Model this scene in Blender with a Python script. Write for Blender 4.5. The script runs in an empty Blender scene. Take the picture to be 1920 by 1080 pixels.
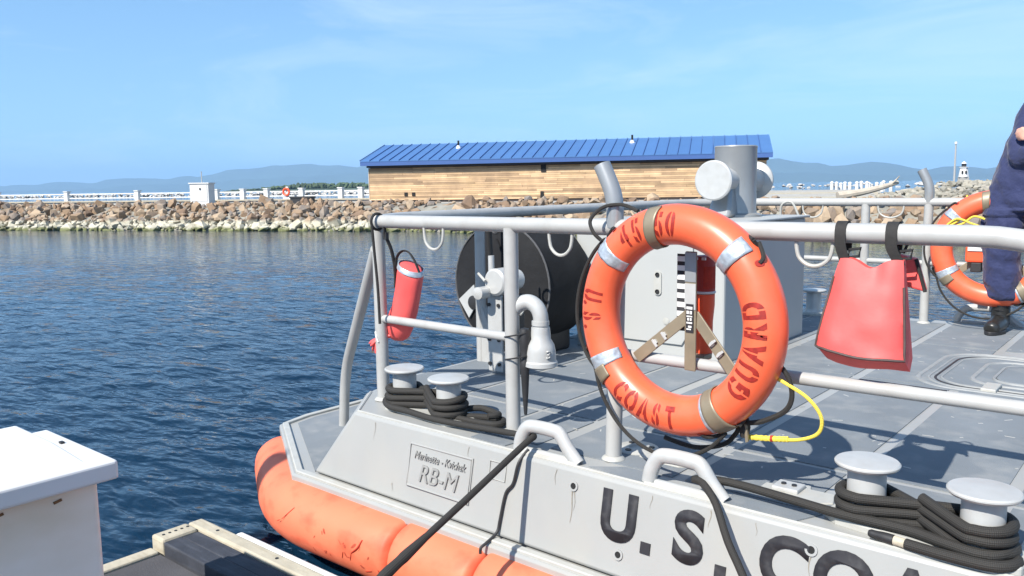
import bpy, bmesh, math, random
from mathutils import Vector, Matrix, noise
R = math.radians
random.seed(7)
scene = bpy.context.scene
col = scene.collection

# ------------------------------------------------------------------ camera
cam_data = bpy.data.cameras.new('camera')
cam_data.sensor_width = 36.0
cam_data.lens = 36.0 * 1550.0 / 1920.0
cam_data.clip_start = 0.05
cam_data.clip_end = 60000.0
cam = bpy.data.objects.new('camera', cam_data)
col.objects.link(cam)
yaw, pitch, roll = R(130.0), math.atan(191 / 1550), math.atan(28 / 1900)
fwd = Vector((math.cos(yaw) * math.cos(pitch), math.sin(yaw) * math.cos(pitch), -math.sin(pitch)))
rgt = Vector((math.sin(yaw), -math.cos(yaw), 0.0))
upv = rgt.cross(fwd)
rgt2 = rgt * math.cos(roll) - upv * math.sin(roll)
upv2 = rgt * math.sin(roll) + upv * math.cos(roll)
EYE = Vector((0.0, 0.0, 1.62))
cam.matrix_world = Matrix(((rgt2.x, upv2.x, -fwd.x, EYE.x), (rgt2.y, upv2.y, -fwd.y, EYE.y),
                           (rgt2.z, upv2.z, -fwd.z, EYE.z), (0, 0, 0, 1)))
scene.camera = cam

# ------------------------------------------------------------------ sky, sun, exposure
SUN_EL, SUN_AZ = 44.0, 180.0            # azimuth measured clockwise from +Y: light comes from -Y
world = bpy.data.worlds.new('World')
scene.world = world
world.use_nodes = True
wn = world.node_tree
for n in list(wn.nodes):
    wn.nodes.remove(n)
sky = wn.nodes.new('ShaderNodeTexSky')
sky.sky_type = 'NISHITA'
sky.sun_disc = False
sky.sun_elevation = R(SUN_EL)
sky.sun_rotation = R(SUN_AZ)
sky.altitude = 0.0
sky.air_density = 1.0
sky.dust_density = 0.35
sky.ozone_density = 2.2
bg = wn.nodes.new('ShaderNodeBackground')
bg.inputs['Strength'].default_value = 0.134
wo = wn.nodes.new('ShaderNodeOutputWorld')
# thin high cirrus over the whole sky
tc = wn.nodes.new('ShaderNodeTexCoord')
mp = wn.nodes.new('ShaderNodeMapping')
mp.inputs['Rotation'].default_value = (0, 0, R(35))
mp.inputs['Scale'].default_value = (1.2, 2.6, 9.0)
cn = wn.nodes.new('ShaderNodeTexNoise')
cn.inputs['Scale'].default_value = 1.7
cn.inputs['Detail'].default_value = 7.0
cn.inputs['Roughness'].default_value = 0.62
cn.inputs['Distortion'].default_value = 0.7
cr = wn.nodes.new('ShaderNodeMapRange')
cr.inputs['From Min'].default_value = 0.47
cr.inputs['From Max'].default_value = 0.80
cr.inputs['To Min'].default_value = 0.0
cr.inputs['To Max'].default_value = 0.40
cm = wn.nodes.new('ShaderNodeMix')
cm.data_type = 'RGBA'
cm.inputs['B'].default_value = (4.6, 5.3, 6.0, 1)
wn.links.new(tc.outputs['Generated'], mp.inputs['Vector'])
wn.links.new(mp.outputs['Vector'], cn.inputs['Vector'])
wn.links.new(cn.outputs['Fac'], cr.inputs['Value'])
wn.links.new(cr.outputs['Result'], cm.inputs['Factor'])
# the whole dome is read a little higher up than it is, so the horizon stays blue as on a very clear day
sx = wn.nodes.new('ShaderNodeSeparateXYZ')
mz = wn.nodes.new('ShaderNodeMath'); mz.operation = 'MULTIPLY_ADD'
mz.inputs[1].default_value = 0.86; mz.inputs[2].default_value = 0.145
cx = wn.nodes.new('ShaderNodeCombineXYZ')
nv = wn.nodes.new('ShaderNodeVectorMath'); nv.operation = 'NORMALIZE'
wn.links.new(tc.outputs['Generated'], sx.inputs['Vector'])
wn.links.new(sx.outputs['Z'], mz.inputs[0])
wn.links.new(sx.outputs['X'], cx.inputs['X']); wn.links.new(sx.outputs['Y'], cx.inputs['Y']); wn.links.new(mz.outputs['Value'], cx.inputs['Z'])
wn.links.new(cx.outputs['Vector'], nv.inputs[0]); wn.links.new(nv.outputs['Vector'], sky.inputs['Vector'])
hsv = wn.nodes.new('ShaderNodeHueSaturation')
hsv.inputs['Saturation'].default_value = 1.10
hsv.inputs['Value'].default_value = 1.0
hsv.inputs['Hue'].default_value = 0.492
wn.links.new(sky.outputs['Color'], hsv.inputs['Color'])
wn.links.new(hsv.outputs['Color'], cm.inputs['A'])
wn.links.new(cm.outputs['Result'], bg.inputs['Color'])
wn.links.new(bg.outputs['Background'], wo.inputs['Surface'])

sun_data = bpy.data.lights.new('sun', 'SUN')
sun_data.energy = 5.0
sun_data.angle = R(0.53)
sun_data.color = (1.0, 0.945, 0.865)
sun = bpy.data.objects.new('sun', sun_data)
col.objects.link(sun)
sdir = Vector((0.0, math.cos(R(SUN_EL)), -math.sin(R(SUN_EL))))   # direction the light travels
sun.rotation_euler = sdir.to_track_quat('-Z', 'Y').to_euler()
sun.location = (0, -20, 20)

scene.view_settings.view_transform = 'Standard'
scene.view_settings.look = 'None'
scene.view_settings.exposure = 0.78
scene.view_settings.gamma = 1.0
scene.view_settings.use_curve_mapping = False

# ------------------------------------------------------------------ materials
MATS = {}


def mat(name, color, rough=0.5, metal=0.0, var=0.0, vscale=6.0, bump=0.0, bscale=60.0, dist=0.002,
        stain=None, stain_amt=0.0, stain_scale=3.0, stain_stretch=(1, 1, 1), coat=0.0, randval=0.0, spec=0.5, ior=None,
        sheen=0.0, rvar=0.0):
    m = bpy.data.materials.new(name)
    m.use_nodes = True
    nt = m.node_tree
    b = nt.nodes['Principled BSDF']
    b.inputs['Roughness'].default_value = rough
    b.inputs['Metallic'].default_value = metal
    b.inputs['Specular IOR Level'].default_value = spec
    if ior:
        b.inputs['IOR'].default_value = ior
    if coat:
        b.inputs['Coat Weight'].default_value = coat
        b.inputs['Coat Roughness'].default_value = 0.15
    if sheen:
        b.inputs['Sheen Weight'].default_value = sheen
    c = (*color, 1.0)
    b.inputs['Base Color'].default_value = c
    geo = nt.nodes.new('ShaderNodeNewGeometry')
    tco = nt.nodes.new('ShaderNodeTexCoord')
    src = None

    def noise_node(scale, detail=5.0, stretch=None, vec=None):
        t = nt.nodes.new('ShaderNodeTexNoise')
        t.inputs['Scale'].default_value = scale
        t.inputs['Detail'].default_value = detail
        v = vec or tco.outputs['Object']
        if stretch and tuple(stretch) != (1, 1, 1):
            mm = nt.nodes.new('ShaderNodeMapping')
            mm.inputs['Scale'].default_value = stretch
            nt.links.new(v, mm.inputs['Vector'])
            v = mm.outputs['Vector']
        nt.links.new(v, t.inputs['Vector'])
        return t

    cur = None
    if var > 0:
        n = noise_node(vscale)
        mr = nt.nodes.new('ShaderNodeMapRange')
        mr.inputs['From Min'].default_value = 0.25
        mr.inputs['From Max'].default_value = 0.75
        mr.inputs['To Min'].default_value = 1.0 - var
        mr.inputs['To Max'].default_value = 1.0 + var
        nt.links.new(n.outputs['Fac'], mr.inputs['Value'])
        vm = nt.nodes.new('ShaderNodeVectorMath')
        vm.operation = 'SCALE'
        vm.inputs[0].default_value = color
        nt.links.new(mr.outputs['Result'], vm.inputs['Scale'])
        cur = vm.outputs['Vector']
    if randval > 0:
        oi = nt.nodes.new('ShaderNodeObjectInfo')
        mr = nt.nodes.new('ShaderNodeMapRange')
        mr.inputs['To Min'].default_value = 1.0 - randval
        mr.inputs['To Max'].default_value = 1.0 + randval
        nt.links.new(oi.outputs['Random'], mr.inputs['Value'])
        vm = nt.nodes.new('ShaderNodeVectorMath')
        vm.operation = 'SCALE'
        vm.inputs[0].default_value = color
        if cur:
            nt.links.new(cur, vm.inputs[0])
        nt.links.new(mr.outputs['Result'], vm.inputs['Scale'])
        cur = vm.outputs['Vector']
    if stain:
        n = noise_node(stain_scale, 8.0, stain_stretch)
        mr = nt.nodes.new('ShaderNodeMapRange')
        mr.inputs['From Min'].default_value = 0.5
        mr.inputs['From Max'].default_value = 0.78
        mr.inputs['To Max'].default_value = stain_amt
        nt.links.new(n.outputs['Fac'], mr.inputs['Value'])
        mx = nt.nodes.new('ShaderNodeMix')
        mx.data_type = 'RGBA'
        mx.inputs['A'].default_value = c
        mx.inputs['B'].default_value = (*stain, 1)
        if cur:
            nt.links.new(cur, mx.inputs['A'])
        nt.links.new(mr.outputs['Result'], mx.inputs['Factor'])
        cur = mx.outputs['Result']
    if cur:
        nt.links.new(cur, b.inputs['Base Color'])
    if rvar > 0:
        n = noise_node(9.0, 6.0)
        mr = nt.nodes.new('ShaderNodeMapRange')
        mr.inputs['To Min'].default_value = max(0.02, rough - rvar)
        mr.inputs['To Max'].default_value = min(1, rough + rvar)
        nt.links.new(n.outputs['Fac'], mr.inputs['Value'])
        nt.links.new(mr.outputs['Result'], b.inputs['Roughness'])
    if bump > 0:
        n = noise_node(bscale, 4.0)
        bp = nt.nodes.new('ShaderNodeBump')
        bp.inputs['Strength'].default_value = bump
        bp.inputs['Distance'].default_value = dist
        nt.links.new(n.outputs['Fac'], bp.inputs['Height'])
        nt.links.new(bp.outputs['Normal'], b.inputs['Normal'])
    MATS[name] = m
    return m


HULL = mat('hull_paint', (0.295, 0.299, 0.289), 0.42, var=0.05, vscale=3.0, bump=0.10, bscale=14, dist=0.004,
           stain=(0.34, 0.33, 0.29), stain_amt=0.45, stain_scale=2.2, stain_stretch=(3.0, 3.0, 0.7), rvar=0.12)
WHITEGREY = mat('weld_paint', (0.376, 0.376, 0.350), 0.45, var=0.07, vscale=25, bump=0.35, bscale=70, dist=0.002,
                stain=(0.36, 0.33, 0.27), stain_amt=0.5, stain_scale=9)
DECK = mat('nonskid', (0.155, 0.174, 0.190), 0.85, var=0.13, vscale=3.0, bump=0.8, bscale=260, dist=0.0022,
           stain=(0.27, 0.275, 0.27), stain_amt=0.65, stain_scale=9)
RAIL = mat('rail_paint', (0.359, 0.359, 0.346), 0.36, metal=0.0, var=0.06, vscale=12, bump=0.08, bscale=60,
           stain=(0.27, 0.26, 0.24), stain_amt=0.5, stain_scale=14, rvar=0.10)
BITTM = mat('bitt_paint', (0.41, 0.415, 0.405), 0.36, metal=0.1, var=0.06, vscale=20, bump=0.06, bscale=40,
            stain=(0.34, 0.33, 0.30), stain_amt=0.4, stain_scale=18)
TOWGREY = mat('tow_bitt_paint', (0.291, 0.303, 0.308), 0.32, metal=0.35, var=0.06, vscale=9, bump=0.06, bscale=30,
              stain=(0.42, 0.36, 0.27), stain_amt=0.35, stain_scale=6)
LOCK = mat('locker_paint', (0.359, 0.368, 0.359), 0.5, var=0.05, vscale=4, bump=0.06, bscale=40,
           stain=(0.34, 0.33, 0.30), stain_amt=0.3, stain_scale=4)
FEND = mat('fender_orange', (0.69, 0.165, 0.082), 0.62, var=0.09, vscale=5, bump=0.12, bscale=40, dist=0.003,
           stain=(0.52, 0.060, 0.022), stain_amt=0.8, stain_scale=7.0, stain_stretch=(1, 1, 1.6))
SCUFF = mat('scuff_red', (0.38, 0.03, 0.012), 0.7, var=0.2, vscale=60)
RING = mat('ring_orange', (0.74, 0.118, 0.048), 0.36, var=0.04, vscale=8, bump=0.05, bscale=25, coat=0.25,
           stain=(0.74, 0.17, 0.085), stain_amt=0.6, stain_scale=9)
STENCIL = mat('stencil_ink', (0.27, 0.014, 0.008), 0.6, var=0.35, vscale=70)
TAPE = mat('reflective_tape', (0.46, 0.50, 0.54), 0.35, metal=0.45, var=0.3, vscale=55, bump=0.6, bscale=90, dist=0.002)
TAN = mat('tan_bracket', (0.231, 0.192, 0.132), 0.45, metal=0.25, var=0.08, vscale=25, stain=(0.15, 0.12, 0.08), stain_amt=0.4, stain_scale=20)
REDBAG = mat('red_vinyl', (0.72, 0.098, 0.090), 0.58, var=0.06, vscale=9, bump=0.3, bscale=16, dist=0.006,
             stain=(0.58, 0.05, 0.05), stain_amt=0.4, stain_scale=7)
BAGTRIM = mat('bag_trim', (0.075, 0.05, 0.045), 0.7, var=0.2, vscale=60)
BLACK = mat('black_webbing', (0.018, 0.017, 0.016), 0.8, var=0.25, vscale=90, bump=0.3, bscale=300)
RUBBER = mat('black_rubber', (0.02, 0.02, 0.021), 0.55, var=0.2, vscale=30)
COVER = mat('black_canvas', (0.014, 0.0145, 0.016), 0.80, spec=0.2, var=0.2, vscale=7, bump=0.5, bscale=7, dist=0.02,
            stain=(0.032, 0.033, 0.034), stain_amt=0.5, stain_scale=4)
COVERSEAM = mat('canvas_piping', (0.07, 0.07, 0.072), 0.7, var=0.2, vscale=40)
LETTER = mat('letter_black', (0.014, 0.014, 0.018), 0.75, var=0.2, vscale=25, stain=(0.10, 0.10, 0.10), stain_amt=0.35, stain_scale=30)
WHITEPL = mat('white_plastic', (0.632, 0.624, 0.607), 0.38, var=0.03, vscale=4, bump=0.04, bscale=60,
              stain=(0.62, 0.58, 0.50), stain_amt=0.4, stain_scale=3)
BOXSIDE = mat('box_side_bounce', (0.82, 0.72, 0.62), 0.5, var=0.04, vscale=3, bump=0.08, bscale=30,  # base lighter and warmer than the lid: bounced light put into the colour
              stain=(0.58, 0.45, 0.27), stain_amt=0.6, stain_scale=2.2, stain_stretch=(1, 1, 2))
WHITE = mat('white_paint', (0.615, 0.615, 0.598), 0.5, var=0.06, vscale=3, stain=(0.5, 0.47, 0.4), stain_amt=0.4, stain_scale=2)
NAVY = mat('navy_cloth', (0.017, 0.024, 0.078), 0.85, var=0.14, vscale=9, bump=0.9, bscale=11, dist=0.03, sheen=0.15)
SKIN = mat('skin', (0.62, 0.33, 0.24), 0.5, var=0.06, vscale=30)
BOOT = mat('black_leather', (0.018, 0.018, 0.017), 0.35, var=0.25, vscale=40, bump=0.3, bscale=70)
HAIR = mat('hair', (0.03, 0.018, 0.010), 0.7)
YELLOW = mat('yellow_cord', (0.78, 0.60, 0.06), 0.6, var=0.15, vscale=60)
WOOD = mat('weathered_wood', (0.40, 0.36, 0.275), 0.8, var=0.14, vscale=14, bump=0.6, bscale=40, dist=0.004,
           stain=(0.30, 0.25, 0.17), stain_amt=0.6, stain_scale=12, stain_stretch=(1, 5, 5))
DARKBOARD = mat('dark_board', (0.030, 0.033, 0.043), 0.75, var=0.25, vscale=16, bump=0.5, bscale=50, dist=0.003,
                stain=(0.08, 0.085, 0.10), stain_amt=0.6, stain_scale=9, stain_stretch=(0.6, 5, 5))
MATGREY = mat('dock_mat', (0.060, 0.058, 0.062), 0.9, var=0.2, vscale=8, bump=0.6, bscale=200, dist=0.003)
CONC = mat('concrete', (0.359, 0.350, 0.325), 0.9, var=0.1, vscale=2, bump=0.3, bscale=20, stain=(0.25, 0.24, 0.2), stain_amt=0.5, stain_scale=1.5)
ROOF = mat('blue_metal_roof', (0.062, 0.150, 0.340), 0.42, metal=0.1, var=0.05, vscale=0.7, randval=0.05)
FASCIA = mat('blue_fascia', (0.043, 0.098, 0.265), 0.45, var=0.05, vscale=0.6)
DARKTRIM = mat('dark_trim', (0.03, 0.022, 0.02), 0.7)
CEDAR = mat('cedar', (0.45, 0.300, 0.172), 0.7, var=0.20, vscale=1.6, randval=0.42, bump=0.3, bscale=12, dist=0.01,
            stain=(0.66, 0.45, 0.22), stain_amt=0.5, stain_scale=1.2, stain_stretch=(0.3, 1, 3))
HOLE = mat('dark_hole', (0.01, 0.01, 0.01), 0.9)
HOTORANGE = mat('light_orange', (0.80, 0.10, 0.035), 0.4, var=0.05)
DARKRED = mat('light_dark_red', (0.33, 0.03, 0.02), 0.45)
LEAFY = mat('far_trees', (0.055, 0.085, 0.040), 0.9, var=0.4, vscale=0.03)
GRAVEL = mat('grey_stone', (0.235, 0.225, 0.19), 0.9, var=0.35, vscale=1.3, bump=0.3, bscale=10)
HILLM = mat('hill_forest', (0.050, 0.075, 0.055), 0.95, var=0.2, vscale=0.002)
LOGM = mat('driftwood', (0.42, 0.37, 0.30), 0.85, var=0.15, vscale=4, bump=0.4, bscale=8, stain=(0.25, 0.2, 0.15), stain_amt=0.5, stain_scale=3, stain_stretch=(0.3, 3, 3))


def rope_mat(name, c1, c2, su, sv):
    m = bpy.data.materials.new(name)
    m.use_nodes = True
    nt = m.node_tree
    b = nt.nodes['Principled BSDF']
    b.inputs['Roughness'].default_value = 0.75
    uv = nt.nodes.new('ShaderNodeUVMap')
    hs = []
    for sgn in (1, -1):
        mm = nt.nodes.new('ShaderNodeMapping')
        mm.inputs['Scale'].default_value = (su, sv, 1)
        nt.links.new(uv.outputs['UV'], mm.inputs['Vector'])
        sp = nt.nodes.new('ShaderNodeSeparateXYZ')
        nt.links.new(mm.outputs['Vector'], sp.inputs['Vector'])
        ma = nt.nodes.new('ShaderNodeMath')
        ma.operation = 'ADD' if sgn > 0 else 'SUBTRACT'
        nt.links.new(sp.outputs['X'], ma.inputs[0])
        nt.links.new(sp.outputs['Y'], ma.inputs[1])
        si = nt.nodes.new('ShaderNodeMath')
        si.operation = 'SINE'
        nt.links.new(ma.outputs['Value'], si.inputs[0])
        hs.append(si)
    mx = nt.nodes.new('ShaderNodeMath')
    mx.operation = 'MULTIPLY'
    nt.links.new(hs[0].outputs['Value'], mx.inputs[0])
    nt.links.new(hs[1].outputs['Value'], mx.inputs[1])
    mr = nt.nodes.new('ShaderNodeMapRange')
    mr.inputs['From Min'].default_value = -1
    mr.inputs['From Max'].default_value = 1
    nt.links.new(mx.outputs['Value'], mr.inputs['Value'])
    mix = nt.nodes.new('ShaderNodeMix')
    mix.data_type = 'RGBA'
    mix.inputs['A'].default_value = (*c1, 1)
    mix.inputs['B'].default_value = (*c2, 1)
    nt.links.new(mr.outputs['Result'], mix.inputs['Factor'])
    nt.links.new(mix.outputs['Result'], b.inputs['Base Color'])
    bp = nt.nodes.new('ShaderNodeBump')
    bp.inputs['Strength'].default_value = 0.6
    bp.inputs['Distance'].default_value = 0.002
    nt.links.new(mr.outputs['Result'], bp.inputs['Height'])
    nt.links.new(bp.outputs['Normal'], b.inputs['Normal'])
    return m


ROPE = rope_mat('black_rope', (0.010, 0.010, 0.009), (0.030, 0.027, 0.023), 800.0, 8.0)
YROPE = rope_mat('yellow_rope', (0.55, 0.40, 0.03), (0.85, 0.68, 0.10), 700.0, 3.0)


def water_material():
    m = bpy.data.materials.new('lake_water')
    m.use_nodes = True
    nt = m.node_tree
    b = nt.nodes['Principled BSDF']
    b.inputs['Base Color'].default_value = (0.003, 0.017, 0.038, 1)
    b.inputs['Roughness'].default_value = 0.06
    b.inputs['IOR'].default_value = 1.333
    b.inputs['Specular IOR Level'].default_value = 0.36
    geo = nt.nodes.new('ShaderNodeNewGeometry')

    def layer(scale, rot, stretch, detail, dist_):
        mm = nt.nodes.new('ShaderNodeMapping')
        mm.vector_type = 'POINT'
        mm.inputs['Rotation'].default_value = (0, 0, R(rot))
        mm.inputs['Scale'].default_value = (stretch, 1.0, 1.0)
        nt.links.new(geo.outputs['Position'], mm.inputs['Vector'])
        t = nt.nodes.new('ShaderNodeTexNoise')
        t.inputs['Scale'].default_value = scale
        t.inputs['Detail'].default_value = detail
        t.inputs['Roughness'].default_value = 0.5
        t.inputs['Distortion'].default_value = dist_
        nt.links.new(mm.outputs['Vector'], t.inputs['Vector'])
        return t.outputs['Fac']
    # waves run with their crests roughly along the picture's width
    a = layer(6.5, -42.0, 0.42, 2.0, 0.35)
    c = layer(14.0, -30.0, 0.5, 2.0, 0.2)
    d = layer(0.35, -50.0, 0.6, 2.0, 0.0)
    s1 = nt.nodes.new('ShaderNodeMath'); s1.operation = 'MULTIPLY_ADD'
    s1.inputs[1].default_value = 0.28
    nt.links.new(c, s1.inputs[0]); nt.links.new(a, s1.inputs[2])
    # calmer and rougher patches
    pr = nt.nodes.new('ShaderNodeMapRange')
    pr.inputs['From Min'].default_value = 0.3
    pr.inputs['From Max'].default_value = 0.7
    pr.inputs['To Min'].default_value = 0.65
    pr.inputs['To Max'].default_value = 1.15
    nt.links.new(d, pr.inputs['Value'])
    s2 = nt.nodes.new('ShaderNodeMath'); s2.operation = 'MULTIPLY'
    nt.links.new(s1.outputs['Value'], s2.inputs[0]); nt.links.new(pr.outputs['Result'], s2.inputs[1])
    # lee of the breakwater: flatter water close under the stones
    dt = nt.nodes.new('ShaderNodeVectorMath'); dt.operation = 'DOT_PRODUCT'
    dt.inputs[1].default_value = (-0.383, 0.924, 0.0)
    nt.links.new(geo.outputs['Position'], dt.inputs[0])
    lr = nt.nodes.new('ShaderNodeMapRange')
    lr.inputs['From Min'].default_value = 13.0
    lr.inputs['From Max'].default_value = 21.0
    lr.inputs['To Min'].default_value = 1.0
    lr.inputs["To Max"].default_value = 0.45
    nt.links.new(dt.outputs['Value'], lr.inputs['Value'])
    bp = nt.nodes.new('ShaderNodeBump')
    bp.inputs['Distance'].default_value = 0.06
    nt.links.new(lr.outputs['Result'], bp.inputs['Strength'])
    nt.links.new(s2.outputs['Value'], bp.inputs['Height'])
    nt.links.new(bp.outputs['Normal'], b.inputs['Normal'])
    return m


WATER = water_material()


def rock_material(name, cols, white_band=True):
    m = bpy.data.materials.new(name)
    m.use_nodes = True
    nt = m.node_tree
    b = nt.nodes['Principled BSDF']
    b.inputs['Roughness'].default_value = 0.9
    geo = nt.nodes.new('ShaderNodeNewGeometry')
    t = nt.nodes.new('ShaderNodeTexNoise')
    t.inputs['Scale'].default_value = 1.1
    t.inputs['Detail'].default_value = 4
    nt.links.new(geo.outputs['Position'], t.inputs['Vector'])
    oi = nt.nodes.new('ShaderNodeAttribute')
    oi.attribute_name = 'tint'
    obr = nt.nodes.new('ShaderNodeObjectInfo')
    ad = nt.nodes.new('ShaderNodeMath'); ad.operation = 'MULTIPLY_ADD'
    ad.inputs[1].default_value = 0.55
    nt.links.new(t.outputs['Fac'], ad.inputs[0])
    rr = nt.nodes.new('ShaderNodeMath'); rr.operation = 'ADD'
    nt.links.new(obr.outputs['Random'], rr.inputs[0])
    nt.links.new(oi.outputs['Fac'], rr.inputs[1])
    fr = nt.nodes.new('ShaderNodeMath'); fr.operation = 'FRACT'
    nt.links.new(rr.outputs['Value'], fr.inputs[0])
    hf = nt.nodes.new('ShaderNodeMath'); hf.operation = 'MULTIPLY'
    hf.inputs[1].default_value = 0.6
    nt.links.new(fr.outputs['Value'], hf.inputs[0])
    nt.links.new(hf.outputs['Value'], ad.inputs[2])
    ramp = nt.nodes.new('ShaderNodeValToRGB')
    e = ramp.color_ramp.elements
    e[0].position = 0.15; e[0].color = (*cols[0], 1)
    e[1].position = 0.95; e[1].color = (*cols[-1], 1)
    for i, c_ in enumerate(cols[1:-1]):
        el = ramp.color_ramp.elements.new(0.15 + 0.8 * (i + 1) / (len(cols) - 1))
        el.color = (*c_, 1)
    nt.links.new(ad.outputs['Value'], ramp.inputs['Fac'])
    cur = ramp.outputs['Color']
    if white_band:
        # old high-water line: lime-white stones near the water, weed at the very edge
        sp = nt.nodes.new('ShaderNodeSeparateXYZ')
        nt.links.new(geo.outputs['Position'], sp.inputs['Vector'])
        n2 = nt.nodes.new('ShaderNodeTexNoise')
        n2.inputs['Scale'].default_value = 2.4
        nt.links.new(geo.outputs['Position'], n2.inputs['Vector'])
        z2 = nt.nodes.new('ShaderNodeMath'); z2.operation = 'MULTIPLY_ADD'
        z2.inputs[1].default_value = -0.34
        nt.links.new(n2.outputs['Fac'], z2.inputs[0]); nt.links.new(sp.outputs['Z'], z2.inputs[2])
        for lo, hi, cc, amt in ((0.16, 0.27, (0.50, 0.475, 0.37), 0.85), (-0.10, 0.00, (0.13, 0.14, 0.05), 0.95)):
            mr = nt.nodes.new('ShaderNodeMapRange')
            mr.inputs['From Min'].default_value = lo
            mr.inputs['From Max'].default_value = hi
            mr.inputs['To Min'].default_value = amt
            mr.inputs['To Max'].default_value = 0.0
            nt.links.new(z2.outputs['Value'], mr.inputs['Value'])
            mx = nt.nodes.new('ShaderNodeMix'); mx.data_type = 'RGBA'
            mx.inputs['B'].default_value = (*cc, 1)
            nt.links.new(cur, mx.inputs['A'])
            nt.links.new(mr.outputs['Result'], mx.inputs['Factor'])
            cur = mx.outputs['Result']
    nt.links.new(cur, b.inputs['Base Color'])
    t3 = nt.nodes.new('ShaderNodeTexNoise'); t3.inputs['Scale'].default_value = 9
    nt.links.new(geo.outputs['Position'], t3.inputs['Vector'])
    bp = nt.nodes.new('ShaderNodeBump'); bp.inputs['Strength'].default_value = 0.5; bp.inputs['Distance'].default_value = 0.03
    nt.links.new(t3.outputs['Fac'], bp.inputs['Height']); nt.links.new(bp.outputs['Normal'], b.inputs['Normal'])
    return m


ROCK = rock_material('riprap', [(0.085, 0.062, 0.050), (0.19, 0.125, 0.080), (0.29, 0.20, 0.125), (0.17, 0.150, 0.135), (0.38, 0.285, 0.19), (0.12, 0.09, 0.07)])
ROCKGREY = rock_material('grey_riprap', [(0.14, 0.13, 0.11), (0.25, 0.24, 0.20), (0.34, 0.31, 0.25), (0.2, 0.19, 0.17)], False)
ROCKPALE = rock_material('pale_riprap', [(0.26, 0.255, 0.24), (0.40, 0.395, 0.38), (0.48, 0.48, 0.47), (0.22, 0.215, 0.20)], False)

# ------------------------------------------------------------------ mesh helpers


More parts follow.
